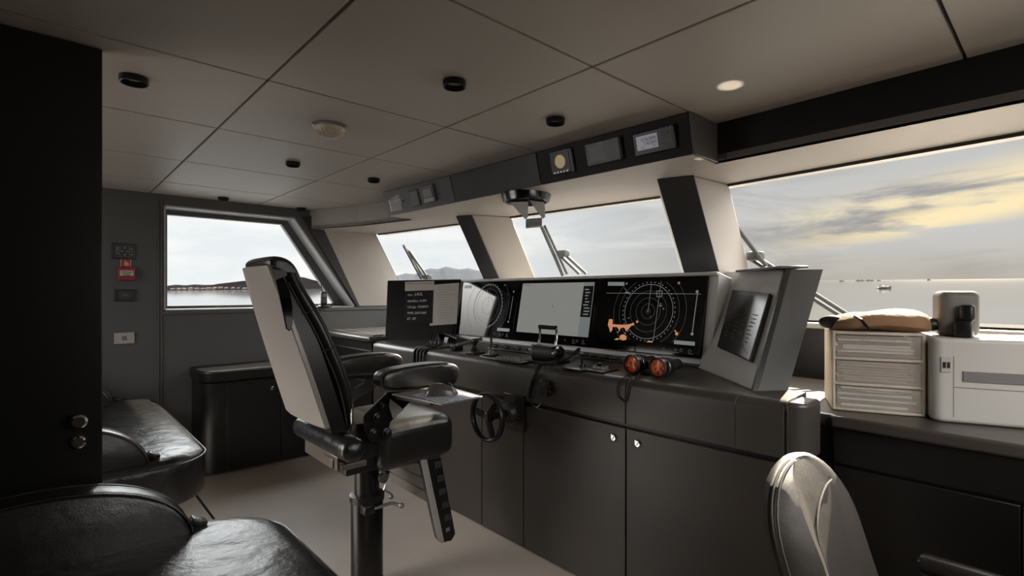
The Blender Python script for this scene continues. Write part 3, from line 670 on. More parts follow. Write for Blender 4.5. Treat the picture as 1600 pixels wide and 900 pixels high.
for x, y, rr in ((1070, 208, .008), (1017, 648, .008), (880, 118, .007), (337, 124, .006), (557, 410, .004), (690, 335, .004), (720, 386, .004), (357, 482, .004), (582, 465, .003)): b.disc(SF, z3(x, y), rr, .0084, 12)
b.ribbon(SF, [z3(672, 356), z3(708, 356)], .004, .0083); b.ribbon(SF, [z3(322, 215), z3(370, 220)], .006, .0083); b.build('cursor_lines', M_scr_line, m4)
b = B(); b.poly(SF, [z3(*p_) for p_ in ((140, 145), (310, 147), (313, 108), (143, 106))], .0083); b.build('menu_box', M_scr_box, m4); b = B(); b.poly(SF, [z3(*p_) for p_ in ((828, 752), (1045, 770), (1048, 730), (832, 712))], .0083); b.build('menu_box', M_scr_box, m4)
b = B()
land = [(140, 550), (155, 492), (192, 495), (190, 545), (240, 550), (330, 552), (385, 540), (412, 536), (412, 552), (385, 562), (350, 600), (330, 622), (318, 590), (300, 580), (270, 590), (262, 625), (250, 595), (235, 575), (190, 575), (188, 605), (165, 632), (155, 590)]
b.poly(SF, [z3(*p_) for p_ in land], .0082)
b.poly(SF, [z3(*p_) for p_ in ((258, 700), (268, 662), (300, 650), (332, 668), (335, 705), (300, 716))], .0082); b.poly(SF, [z3(*p_) for p_ in ((540, 732), (560, 720), (606, 722), (606, 736))], .0082)
for x, y, rr in ((445, 520, .007), (403, 545, .008), (857, 645, .009), (842, 617, .005), (320, 640, .004), (245, 628, .004)): b.disc(SF, z3(x, y), rr, .0083, 9)
b.build('land_echo', M_scr_land, m4)
b = B(); b.poly(SF, [z3(*p_) for p_ in ((205, 706), (240, 690), (262, 705), (232, 709))], .0084); b.build('buoy_echo', M_scr_green, m4)
icons(m4, R4)

# touch tablet on the starboard wing
pix = [(1126, 545), (1178, 568), (1209, 462), (1150, 456)]
t = thing('touch_controller', WG.pt(*WG.hit(1165, 510)), 'black touch panel with faint menu text, mounted on the right wing', 'touch panel')
b = B(); b.prism(quadpix(WG, pix, .003), WG.n*.018); b.build('body', M_black, t, bev=.002)
b = B(); qq = [WG.hit(*p_) for p_ in pix]; cc = sum((Vector(h) for h in qq), Vector((0, 0)))/4
b.poly(WG, [cc+(Vector(h)-cc)*.965 for h in qq], .0215); b.build('screen', mat('tablet_glass', (10, 10, 11), .22, ior=1.8), t)
b = B(); rl = random.Random(9)
def tp(u, v):
    a = Vector(qq[0]).lerp(Vector(qq[1]), u); d = Vector(qq[3]).lerp(Vector(qq[2]), u); return a.lerp(d, v)
for k in range(8):
    v = .22+.06*k
    for j in range(4):
        u = .12+.2*j+rl.random()*.05; b.ribbon(WG, [tp(u, v), tp(u+.06+.08*rl.random(), v)], .004, .0222)
b.build('menu_text', mat('tablet_text', (84, 78, 72), .6), t)
b = B()
for k in range(3): p_ = tp(.72+.09*k, .09); b.ribbon(WG, [p_+Vector((.006*math.cos(a), .007*math.sin(a))) for a in [k2_*PI/5 for k2_ in range(10)]], .0018, .0222, True)
b.build('keys', M_mark, t)
# folder lying on the wing
zt = 1.466; pl = [onZ(1106, 418, zt), onZ(1228, 415.5, zt)]
d = (A1-B1).normalized(); o = A1; nn2 = Vector((-WG.n.x, -WG.n.y, 0)).normalized()
pts = [A1+d*(-.42)-nn2*.025, A1-nn2*.025+d*.0, A1+nn2*.10+d*.0, A1+d*(-.42)+nn2*.12]
b = B(); b.prism([Vector((p_.x, p_.y, zt)) for p_ in pts], (0, 0, .012)); tag(b.build('flat_folder', mat('folder_grey', (96, 98, 100), .25), bev=.003), 'thin dark grey folder lying flat on top of the right wing', 'folder')

# ================================================================== CONSOLE TOP CONTROLS
def top(x): return .986+(x-1.925)*.0322 if x > 1.925 else .986
def ct(px, py):
    p = onZ(px, py, .99); p.z = top(p.x); return p
def plate(b, c, sx, sy, h, rad=.003):
    b.rbox(Vector(c)+Vector((0, 0, h/2)), (sx, sy, h), rad, 2, Matrix.Rotation(-.032, 3, 'Y'))
TOPS = dict()
def base(name, label, cat, px, py):
    p = ct(px, py); return thing(name, p, label, cat), p
t, p = base('knob_panel', 'small grey switch plate with three black knobs at the left of the console top', 'control panel', 690, 541)
b = B(); plate(b, p, .16, .17, .012); b.build('plate', M_case, t)
for k in range(3):
    b = B(); q = p+Vector((-.045, .05-.05*k, .012)); b.lathe(q, (0, 0, 1), [(.016, 0), (.015, .02), (.012, .024)], 14); b.build('knob', M_black, t)
b = B(); q = p+Vector((.05, .03, .012)); b.hexa([q+Vector(v) for v in ((-.003, -.02, 0), (.003, -.02, 0), (.003, .02, 0), (-.003, .02, 0), (.012, -.02, .045), (.018, -.02, .045), (.018, .02, .045), (.012, .02, .045))]); tag(b.build('note_tag', M_paper), 'little white tag standing behind the three knobs', 'tag')
t, p = base('follow_up_lever', 'black lever box with a long handle left of the first joystick', 'lever', 713, 547)
b = B(); b.rbox(p+Vector((0, 0, .018)), (.07, .055, .036), .006, 2); b.build('box', M_black2, t)
b = B(); b.tube([p+Vector((0, 0, .03)), p+Vector((.09, -.03, .055)), p+Vector((.17, -.055, .07))], [.014, .012, .010], 8); b.build('handle', M_case, t)
t, p = base('boot_joystick', 'joystick with a mushroom knob and rubber boot, in front of the left display', 'joystick', 742, 552)
b = B(); plate(b, p, .09, .09, .01); b.build('plate', M_black2, t)
b = B(); b.lathe(p, (0, 0, 1), [(.03, .01), (.028, .016), (.032, .02), (.024, .026), (.027, .031), (.019, .037), (.021, .042), (.012, .05)], 20); b.build('boot', M_rubber, t)
b = B(); b.lathe(p, (0, 0, 1), [(.010, .045), (.012, .06), (.022, .072), (.023, .085), (.018, .094), (.004, .097)], 20); b.build('knob', M_black2, t)
t, p = base('toggle_joystick', 'slim black stick on a steel collar, second from the left on the console top', 'joystick', 767, 555)
b = B(); plate(b, p, .07, .07, .01); b.build('plate', M_black2, t)
b = B(); b.lathe(p, (0, 0, 1), [(.022, .008), (.022, .022), (.016, .026), (.016, .036), (.02, .04), (.012, .048)], 18); b.build('collar', M_steel, t)
b = B(); b.cyl(p+Vector((0, 0, .045)), p+Vector((.004, 0, .105)), .008, .0075, 12); b.build('stick', M_black, t)
t, p = base('key_pad', 'flat dark keypad with rows of small keys in front of the joysticks', 'keypad', 800, 562)
b = B(); plate(b, p, .12, .26, .008); b.build('plate', M_black2, t)
b = B()
for i in range(4):
    for j in range(8): b.box(p.x-.05+.026*i, p.y-.115+.029*j, p.z+.006, p.x-.032+.026*i, p.y-.095+.029*j, p.z+.012+.0008*i)
b.build('keys', M_case, t)
t, p = base('alarm_button_panel', 'black strip of switches under the middle display, with a red cap at its end', 'control panel', 795, 549)
p = Vector((2.2, 2.38, top(2.2))); t.location = p
b = B(); plate(b, p, .11, .42, .012); b.build('plate', M_black, t)
for k in range(6):
    b = B(); b.rbox(p+Vector((-.02+.03*(k % 2), .17-.055*k, .02)), (.022, .03, .016), .003, 2); b.build('switch', M_clad, t)
q = p+Vector((.0, -.18, .012)); b = B(); b.lathe(q, (0, 0, 1), [(.02, 0), (.02, .022), (.026, .024), (.026, .04), (.02, .044), (.002, .045)], 18); b.build('button_guard', M_black, t)
b = B(); b.rbox(q+Vector((-.02, 0, .03)), (.018, .026, .022), .006, 2); b.build('red_cap', M_red, t)
# throttle
t, p = base('engine_throttle', 'black drum engine throttle with two tall linked chrome levers', 'throttle', 850, 566)
ctr = p+Vector((.02, 0, .052)); ax = Vector((0, 1, 0))
b = B(); plate(b, p+Vector((.02, 0, 0)), .13, .22, .014); b.build('base_plate', M_black2, t)
b = B(); b.cyl(ctr-ax*.08, ctr+ax*.08, .043, n=36); b.build('drum', M_clad, t)
for sg in (-1, 1):
    b = B(); b.lathe(ctr+ax*.08*sg, ax*sg, [(.045, -.012), (.046, 0), (.044, .012), (.034, .016), (.03, .012), (.018, .012), (.016, .02), (.003, .021)], 32); b.build('end_cap', M_chrome if sg > 0 else M_skyring, t)
for sg in (-1, 1):
    b = B(); q = ctr+ax*.062*sg; b.tube([q+Vector((0, 0, .038)), q+Vector((.012, 0, .075)), q+Vector((.012, 0, .125)), q+Vector((.008, -.008*sg, .135)), q+Vector((.008, -.06*sg, .137))], .0065, 8); b.build('lever', M_chrome, t)
    b = B(); b.cyl(q+Vector((.008, -.002*sg, .137)), q+Vector((.008, -.06*sg, .137)), .0125, n=14); b.build('grip', M_black2, t)
# flat panels on the right of the console top
t, p = base('trackball_unit', 'square trackball plate with raised collar left of the binoculars', 'trackball', 938, 578)
b = B(); plate(b, p, .12, .13, .008); b.build('plate', M_black2, t)
b = B(); b.lathe(p, (0, 0, 1), [(.04, .008), (.038, .018), (.026, .022), (.024, .018)], 24, cap=False)
for k in range(8): a = k*PI/4; b.rbox(p+Vector((.032*math.cos(a), .032*math.sin(a), .021)), (.012, .012, .008), .003, 1)
b.build('collar', M_case, t)
b = B(); b.ell(p+Vector((0, 0, .014)), (.024, .024, .024)); b.build('ball', M_gloss, t)
t, p = base('bow_thruster_stick', 'short stick on a flat plate between throttle and trackball', 'joystick', 905, 575)
b = B(); plate(b, p, .12, .13, .008); b.build('plate', M_black2, t)
b = B(); b.lathe(p+Vector((.02, 0, 0)), (0, 0, 1), [(.018, .008), (.016, .02), (.007, .024), (.007, .06), (.01, .064), (.01, .075), (.003, .078)], 14); b.build('stick', M_black, t)
t, p = base('switch_strip', 'low black switch strip beneath the right display', 'control panel', 945, 565)
p = Vector((2.25, 1.72, top(2.25))); t.location = p
b = B(); plate(b, p, .08, .36, .01); b.build('plate', M_black, t)
for k in range(5):
    b = B(); b.rbox(p+Vector((-.005, .14-.07*k, .016)), (.03, .045, .012), .003, 2); b.build('rocker', M_clad, t)
# microphone, coiled cord, cable bundle
def coil(path, R, turns, r):
    pts = []; n = turns*10; P_ = [Vector(q) for q in path]
    def at(s):
        x = s*(len(P_)-1); i = min(int(x), len(P_)-2); return P_[i].lerp(P_[i+1], x-i), (P_[i+1]-P_[i]).normalized()
    for k in range(n+1):
        c, d = at(k/n); a = d.cross(Vector((.3, .2, .93))).normalized(); e = d.cross(a); th = 2*PI*k/10
        pts.append(c+a*R*math.cos(th)+e*R*math.sin(th))
    B_ = B(); B_.tube(pts, r, 5); return B_
def smooth_path(P_, n=6):
    P_ = [Vector(p_) for p_ in P_]; out = []
    for i in range(len(P_)-1):
        p0, p1, p2, p3 = P_[max(i-1, 0)], P_[i], P_[i+1], P_[min(i+2, len(P_)-1)]
        for k in range(n):
            s = k/n; out.append(.5*((2*p1)+(p2-p0)*s+(2*p0-5*p1+4*p2-p3)*s*s+(3*p1-p0-3*p2+p3)*s**3))
    return out+[P_[-1]]
mp = onX(851, 606, 1.86)
path = smooth_path([ct(905, 556)+Vector((0, 0, .03)), ct(885, 566)+Vector((0, 0, .02)), ct(862, 570)+Vector((0, 0, .014)), ct(845, 574)+Vector((-.0, 0, .016)), onX(836, 588, 1.862), onX(830, 604, 1.862), onX(827, 622, 1.862)])
tag(coil(path, .0085, 62, .0032).build('coiled_cord', M_rubber), 'black coiled microphone cord running over the console edge', 'cord')
b = B(); b.tube(smooth_path([onX(827, 622, 1.862), onX(831, 632, 1.862), onX(840, 636, 1.862), onX(847, 628, 1.862), onX(849, 618, 1.862)]), .0034, 6); tag(b.build('cord_loop', M_rubber), 'plain black loop of cord hanging below the fist microphone', 'cord')
t = thing('fist_microphone', mp, 'black ribbed fist microphone clipped to the console front', 'microphone')
rot = Matrix.Rotation(.12, 3, 'X')
b = B(); b.rbox(mp+Vector((.0, 0, 0)), (.034, .062, .085), .012, 3, rot); b.build('body', M_black, t)
b = B()
for k in range(6): b.rbox(mp+rot@Vector((-.018, .004, .03-.011*k)), (.006, .042, .005), .0015, 1, rot)
b.build('grille', M_clad, t)
b = B(); b.rbox(mp+Vector((0, -.036, .0)), (.02, .012, .04), .004, 2, rot); b.lathe(mp+Vector((-.005, -.04, -.015)), (0, -1, 0), [(.008, 0), (.008, .008), (.003, .01)], 12); b.build('talk_key', M_black2, t)
for k, (px, lab) in enumerate(((647, 'leftmost'), (652, 'second'), (657, 'third'), (662, 'rightmost'))):
    b = B(); q = onX(px, 545, 1.872); b.tube(smooth_path([Vector((2.26-.02*k, 3.06-.02*k, 1.03)), ct(680+2*k, 522+3*k)+Vector((0, 0, .05)), Vector((1.98, q.y-.02, 1.01)), Vector((1.885, q.y, .975)), Vector((1.87, q.y, .9)), Vector((1.87, q.y+.004, .70))]), .0075, 8)
    tag(b.build('bundle_cable', M_rubber), 'black cable draped over the console edge, %s of the four beside the port wing' % lab, 'cable', 'black cables over the console edge')
# binoculars
def binoc():
    c1, c2 = ct(987, 584), ct(1027, 590); r = .042
    o = (c1+c2)/2; t = thing('binoculars', o, 'black binoculars with orange-coated lenses lying on the console', 'binoculars')
    d = (Vector((o.x, o.y, 0))-Vector((0, 0, 0))).normalized(); d = (d+Vector((.15, -.55, 0))).normalized()
    for c in (c1, c2):
        q = Vector((c.x, c.y, top(c.x)+r+.004))
        b = B(); b.lathe(q, d, [(r*.88, 0), (r, -.004), (r*1.04, .0), (r*1.04, .03), (r*.97, .034), (r*.97, .06), (r*.8, .1), (r*.62, .12), (r*.6, .17), (.01, .175)], 30, cap=False); b.build('barrel', M_black, t)
        b = B(); b.lathe(q, d, [(r*1.0, -.006), (r*1.06, -.004), (r*1.06, .004), (r*1.0, .006), (r*.9, .004), (r*.9, -.004)], 30, cap=False); b.torus(q+d*.035, d, r*1.0, .003, 30, 6); b.build('rim', M_steel, t)
        b = B(); b.lathe(q+d*.006, d, [(r*.9, 0), (r*.6, -.004), (.001, -.006)], 26); b.build('lens', M_lens, t)
    q1 = Vector((c1.x, c1.y, top(c1.x)+r))+d*.08; q2 = Vector((c2.x, c2.y, top(c2.x)+r))+d*.08
    b = B(); b.cyl(q1, q2, .018, n=14); b.build('bridge', M_black, t)
    return c1, c2
c1, c2 = binoc()
for k, (pts, lab) in enumerate((([(985, 582), (975, 588), (966, 600), (965, 618), (977, 629)], 'left'), ([(1000, 586), (990, 592), (983, 602), (980, 618), (977, 629)], 'right'))):
    b = B(); P_ = [ct(*pts[0])+Vector((0, 0, .01)), Vector((1.875, onX(*pts[1], CX).y, .987))] + [onX(*q, 1.872) for q in pts[2:]]
    b.tube(smooth_path(P_), .0035, 6); tag(b.build('binocular_strap', M_rubber), '%s black strap of the binoculars hanging over the console edge' % lab, 'strap')

# steering wheel
wc = onX(761, 652, 1.70)
t = thing('steering_wheel', Vector((CX, wc.y, wc.z)), 'small black three-spoke steering wheel on the console front', 'steering wheel')
b = B(); b.torus(wc, (1, 0, 0), .120, .011, 44, 10, 1.5); b.build('rim', M_black, t)
for k in range(3):
    a = PI/2+.7+2*PI*k/3; d = Vector((0, math.cos(a), math.sin(a))); s = Vector((0, -d.z, d.y)); b = B()
    b.hexa([wc+d*.02-s*.02+Vector((.0, 0, 0)), wc+d*.113-s*.016, wc+d*.113+s*.016, wc+d*.02+s*.02, wc+d*.02-s*.02+Vector((.012, 0, 0)), wc+d*.113-s*.016+Vector((.012, 0, 0)), wc+d*.113+s*.016+Vector((.012, 0, 0)), wc+d*.02+s*.02+Vector((.012, 0, 0))]); b.build('spoke', M_black2, t, bev=.003)
b = B(); b.lathe(wc+Vector((-.008, 0, 0)), (1, 0, 0), [(.018, 0), (.024, .004), (.03, .01), (.03, .03), (.02, .04), (.02, .17)], 24); b.build('hub', M_black2, t)
b = B(); b.lathe(wc+Vector((-.009, 0, 0)), (-1, 0, 0), [(.017, 0), (.017, .003), (.002, .004)], 20); b.build('hub_cap', mat('bronze_cap', (120, 112, 104), .3, metal=.8), t)
pc = (onX(788, 622, CX-.02)+onX(803, 675, CX-.02))/2
b = B(); b.box(CX-.014, wc.y-.10, wc.z-.09, CX+.003, wc.y+.06, wc.z+.10); b.build('mounting_plate', M_black, t, bev=.003)
b = B()
b.lathe(Vector((CX-.014, wc.y, wc.z)), (-1, 0, 0), [(.055, 0), (.053, .02), (.045, .035), (.022, .04)], 28)
for k in range(9):
    a = -1.2+.3*k; b.ell(Vector((CX-.018, wc.y-.07*math.cos(a), wc.z+.07*math.sin(a))), (.004, .004, .004), None, 8, 6)
b.build('rudder_dial', M_clad, t)

# ================================================================== HELM CHAIR
CY = 2.2
CH = thing('helm_chair', (1.1, CY, 0), 'tall black leather helm chair on a black column facing the screens', 'helm chair')
b = B(); b.lathe((1.1, CY, 0), (0, 0, 1), [(.098, 0), (.098, .012), (.09, .018), (.076, .022)], 36); b.build('floor_plate', M_black2, CH)
b = B(); b.lathe((1.1, CY, .02), (0, 0, 1), [(.074, 0), (.072, .02), (.072, .40), (.068, .41), (.06, .41)], 36); b.build('lower_column', mat('column_black', (16, 16, 16), .25), CH)
b = B(); b.cyl((1.1, CY, .40), (1.1, CY, .66), .056, n=32); b.build('upper_column', MATS['column_black'], CH)
b = B(); b.lathe((1.1, CY, .405), (0, 0, 1), [(.072, 0), (.078, .003), (.078, .03), (.06, .034)], 36); b.rbox(Vector((1.06, CY-.085, .40)), (.05, .05, .04), .006, 2); b.build('collar', M_black, CH)
b = B(); q = onY(590, 793, CY-.1); q2 = onY(612, 786, CY-.13); q3 = onY(627, 790, CY-.15); b.tube([Vector((1.07, CY-.09, q.z)), q, q2, q3], .008, 8); b.ell(q3, (.013, .013, .013), None, 12, 8); b.build('clamp_handle', M_steel, CH)
b = B(); q = onY(599, 747, CY-.09); b.cyl(q+Vector((0, .01, 0)), q+Vector((0, -.008, 0)), .022, n=24); b.build('adjuster_disc', M_steel, CH)
b = B(); q = onY(607, 760, CY-.09); b.tube([onY(607, 745, CY-.09), onY(600, 765, CY-.1), onY(612, 772, CY-.11)], .005, 6); b.ell(onY(611, 776, CY-.11), (.012, .012, .012), None, 12, 8); b.build('release_lever', M_steel, CH)
b = B(); b.rbox(Vector((1.09, CY, .64)), (.34, .34, .09), .012, 2); b.rbox(Vector((1.0, CY, .74)), (.16, .40, .16), .014, 2); b.build('carriage', M_black, CH)
# seat
def seatfn(x, y, z):
    if z > 0: z += .018*math.cos(min(1, abs(x)/.24)*PI/2)*math.cos(min(1, abs(y)/.24)*PI/2)
    if x > .08: z -= (x-.08)**2*.9 if z > 0 else -(x-.08)*.12
    return (x, y, z)
b = B(); b.rbox(Vector((1.245, CY, .69)), (.39, .46, .205), .05, 5, None, seatfn); b.build('seat_cushion', M_leather2, CH)
# backrest: rear shell, core, front cushion, headrest
def bk(z): # rear x, half width
    s = (z-.82)/(1.48-.82); return .815-.205*s, .222-.062*max(0, s)**2.6
rings = []
for k in range(13):
    z = .825+.64*k/12; x, h = bk(z); z_lo = z
    rings.append([(x, CY-h, z), (x-.012, CY-h*.6, z), (x-.016, CY, z), (x-.012, CY+h*.6, z), (x, CY+h, z), (x+.022, CY+h, z), (x+.022, CY-h, z)])
b = B(); b.loft(rings); b.build('back_shell', M_shell, CH, bev=.004)
rings = []
for k in range(13):
    z = .80+.66*k/12; x, h = bk(z); rings.append([(x+.02, CY-h+.004, z), (x+.02, CY+h-.004, z), (x+.085, CY+h-.004, z), (x+.085, CY-h+.004, z)])
b = B(); b.loft(rings); b.build('back_core', M_black, CH)
def prof_of(pix, pad):
    out = []
    for (x, y) in pix:
        p_ = onY(x, y, CY-.22)
        for _k in range(3): p_ = onY(x, y, CY-bk(p_.z)[1]-pad)
        out.append((p_.z, p_.x))
    return sorted(out)
def lerp_prof(pr, z):
    if z <= pr[0][0]: return pr[0][1]+(z-pr[0][0])*(pr[1][1]-pr[0][1])/(pr[1][0]-pr[0][0])
    for (z0, x0), (z1, x1) in zip(pr, pr[1:]):
        if z <= z1: return x0+(x1-x0)*(z-z0)/(z1-z0)
    return pr[-1][1]
PIPE = prof_of([(443, 426), (453, 446), (465, 469), (493, 518), (514, 565), (528, 598), (537, 632), (541, 655)], .004)
FRONT = prof_of([(470, 430), (479, 451), (495, 479), (514, 514), (529, 542), (542, 570), (549, 598), (553, 626), (553, 650)], .012)
def bulge(z): return .006*math.sin((z-.82)*PI*5.5)
rings = []
NZ = 26
for k in range(NZ+1):
    z = .80+.64*k/NZ; h = bk(z)[1]; xp, xf = lerp_prof(PIPE, z), lerp_prof(FRONT, z)+bulge(z); q = xf-xp
    half = [(xp, h-.004), (xp+.012, h+.006), (xp+q*.45, h+.013), (xf-.018, h+.012), (xf-.004, h+.003), (xf, h-.02), (xf-.006, h-.05), (xf-.018, h-.075), (xf-.010, h-.10), (xf-.006, h*.25), (xf-.005, 0)]
    rings.append([(x, CY-y, z) for x, y in half]+[(x, CY+y, z) for x, y in half[-2::-1]])
b = B(); b.loft(rings); cu_ = b.build('back_cushion', M_leather2, CH, ang=60)
b = B()
for zz in (1.15, 1.30):
    h = bk(zz)[1]; xp, xf = lerp_prof(PIPE, zz), lerp_prof(FRONT, zz)+bulge(zz); q = xf-xp
    half = [(xp, h), (xp+q*.45, h+.0145), (xf-.018, h+.0135), (xf-.003, h+.004), (xf+.001, h-.02), (xf-.017, h-.075), (xf-.005, h*.25), (xf-.004, 0)]
    b.tube([(x, CY-y, zz+.02*(x-xf)/max(q, .01)) for x, y in half]+[(x, CY+y, zz+.02*(x-xf)/max(q, .01)) for x, y in half[-2::-1]], .0028, 6)
for f, off in ((.0, .001), (.66, .0145), (.78, .0145)):
    pts = []
    for z in [.82+.58*k/14 for k in range(15)]:
        h = bk(z)[1]; xp, xf = lerp_prof(PIPE, z), lerp_prof(FRONT, z)+bulge(z); pts.append(Vector((xp+(xf-xp)*f, CY-h-off, z)))
    b.tube(pts, .0035 if f == 0 else .0016, 6)
b.build('piping', M_thread, cu_)
HP = [(419, 413), (419, 405), (427, 399), (442, 399), (456, 405.5), (466, 418), (473, 436), (484, 460), (490, 474), (474, 470), (462, 452), (452, 438), (440, 427), (428, 418)]
hp = [onY(x, y, CY-.165) for x, y in HP]; cx = sum(p_.x for p_ in hp)/len(hp); cz = sum(p_.z for p_ in hp)/len(hp)
rings = []
for f, dy in ((.55, -.168), (.80, -.164), (.93, -.152), (1, -.13), (1.03, -.08), (1.04, 0), (1.03, .08), (1, .13), (.93, .152), (.80, .164), (.55, .168)):
    rings.append([Vector((cx+(p_.x-cx)*(.35+.65*f), CY+dy, cz+(p_.z-cz)*(.35+.65*f)+(0 if f <= 1 else .0))) for p_ in hp])
b = B(); b.loft(rings); b.build('headrest', M_leather, CH, ang=60, sub=1)
b = B(); b.rbox(Vector((.695, CY, 1.425)), (.06, .27, .12), .02, 3); b.build('headrest_core', M_black, CH)
# side handle slot
def onside(px, py, pad):
    p_ = onY(px, py, CY-.2)
    for _k in range(3): p_ = onY(px, py, CY-bk(p_.z)[1]-pad)
    return p_
b = B(); b.prism([onside(*p_, .004) for p_ in ((431, 438), (441, 430), (452, 452), (458, 480), (457, 508), (453, 518), (448, 514), (441, 480))], (0, .012, 0)); b.build('side_recess', M_gloss2, CH, bev=.003)
b = B(); b.prism([onside(*p_, .006) for p_ in ((421, 413), (434, 417), (448, 424), (449, 431), (440, 434), (431, 438))], (0, .012, 0)); gs = b.build('grab_handle', M_case, CH, bev=.003)
b = B(); b.prism([onside(*p_, .0075) for p_ in ((424.5, 415.5), (433, 418), (441, 422), (427, 421))], (0, .012, 0)); b.build('handle_opening', M_ink, gs)
# rear roll and its bracket
def capsule(b, p0, p1, r, squash=1.):
    p0 = Vector(p0); p1 = Vector(p1); d = (p1-p0).normalized(); L = (p1-p0).length
    prof = [(r*math.sin(a), -r*.7*math.cos(a)) for a in [PI/2*k/6 for k in range(1, 7)]]
    prof = [(r*.02, -r*.7)]+prof+[(r*1.0, L*f) for f in (.1, .25, .4, .55, .7, .85, .95)]+[(r*math.cos(a), L+r*.7*math.sin(a)) for a in [PI/2*k/6 for k in range(0, 7)]]
    b.lathe(p0, d, prof, 24)
b = B(); rp0, rp1 = Vector((.905, CY-.265, .735)), Vector((.90, CY+.235, .735)); capsule(b, rp0, rp1, .05); b.build('rear_roll', M_leather, CH)
b = B(); b.box(.875, CY-.19, .635, .887, CY+.16, .695); b.box(.868, CY-.16, .64, .876, CY-.06, .68); b.box(.887, CY-.20, .635, 1.0, CY-.18, .66); b.build('roll_bracket', mat('bracket_bronze', (110, 102, 95), .35, metal=.3), CH, bev=.004)
# armrests
arm_px = [(597, 608), (597, 592), (603, 583), (620, 577), (645, 572), (672, 568), (700, 566), (714, 568), (722, 577), (720, 588), (714, 605), (690, 607), (640, 610), (612, 613)]
ya = CY-.27
pa = [onY(x, y, ya-.045) for x, y in arm_px]
for sg, name in ((-1, 'starboard'), (1, 'port')):
    b = B(); off = 0 if sg < 0 else .50
    rings = []
    cx = sum((p_.x for p_ in pa))/len(pa); cz = sum((p_.z for p_ in pa))/len(pa)
    for f, dy in ((.90, 0), (.97, .008), (1, .022), (1, .05), (1, .078), (.97, .092), (.9, .10)):
        rings.append([Vector((cx+(p_.x-cx)*(1-(1-f)*.5), p_.y+off+dy, cz+(p_.z-cz)*f)) for p_ in pa])
    b.loft(rings); b.build('armrest', M_leather2, CH, ang=60, sub=1)
b = B(); pl = [onY(x, y, ya) for x, y in ((569, 652), (573, 645), (606, 613), (690, 607), (692, 614), (648, 621), (610, 660), (604, 690), (580, 690), (571, 672))]
hole = [onY(x, y, ya) for x, y in ((607, 634), (609, 623), (630, 640), (613, 654))]
b.prism(pl, (0, .012, 0)); b.build('arm_bracket', M_black2, CH, bev=.002)
b = B(); b.prism([p_+Vector((0, -.002, 0)) for p_ in hole], (0, -.003, 0)); b.build('bracket_cutout', M_casel, CH)
b = B(); pl = [onY(x, y, ya+.53) for x, y in ((535, 586), (606, 585), (610, 590), (560, 622), (540, 640), (536, 640))]; b.prism(pl, (0, .012, 0)); b.build('arm_bracket', M_clad, CH, bev=.002)
b = B(); b.tube([onY(x, y, ya+.527) for x, y in ((553, 606), (567, 598), (570, 594), (556, 592))], .005, 6); b.build('bracket_rib', M_case, CH)
for x, y, r in ((596, 633, .014), (588, 652, .02), (582, 676, .018), (603, 676, .022)):
    b = B(); q = onY(x, y, ya-.001); b.lathe(q, (0, -1, 0), [(r, 0), (r, .01), (r*.7, .012), (r*.7, .022), (r*.5, .024), (.001, .025)], 18); b.build('lock_knob', M_black, CH)
# tray
tz = .945
b = B(); b.prism([Vector((*onZ(x, y, tz).xy, tz)) for x, y in ((612, 618), (690, 634), (754, 622), (690, 604))], (0, 0, .008)); b.build('tray', M_tray, CH, bev=.002)
b = B(); b.prism([onZ(x, y, tz-.02) for x, y in ((618, 624), (672, 634), (690, 628), (640, 618))], (0, 0, .018)); b.build('tray_arm', M_black2, CH, bev=.002)
zp = tz+.009
b = B(); b.prism([Vector((*onZ(x, y, zp).xy, zp)) for x, y in ((645, 618), (692, 631), (750, 620.5), (693, 607))], (0, 0, .003)); tag(b.build('mouse_pad', M_pad), 'pale printed mouse pad on the armrest tray', 'mouse pad')
mc = onZ(690, 617, zp+.003); mc.z = zp+.003
ang = math.atan2(RT.y, RT.x)+.30
t = thing('computer_mouse', mc, 'grey computer mouse on the pale pad beside the armrest', 'mouse')
rm = Matrix.Rotation(ang, 3, 'Z')
b = B()
rings = []
for k in range(13):
    s = -1+2*k/12; L = .066; w = .030*max(.05, (1-abs(s)**3))**.5; h = .046*max(.04, (1-abs(s-.0)**2.6))**.6*(1-.18*s)
    rings.append([mc+rm@Vector((s*L, w*math.cos(a), max(0, h*math.sin(a)))) for a in [2*PI*u/16 for u in range(16)]])
b.loft(rings); b.build('shell', M_mouse, t)
b = B(); b.rbox(mc+rm@Vector((.034, 0, .0395)), (.022, .009, .008), .003, 2, rm@Matrix.Rotation(.35, 3, 'Y')); b.build('scroll_wheel', M_rubber, t)
b = B(); b.tube([mc+rm@Vector((.005+.01*k, 0, .0465-.0012*k-.0011*k*k*.62)) for k in range(6)], .0012, 6); b.build('button_split', M_rubber, t)
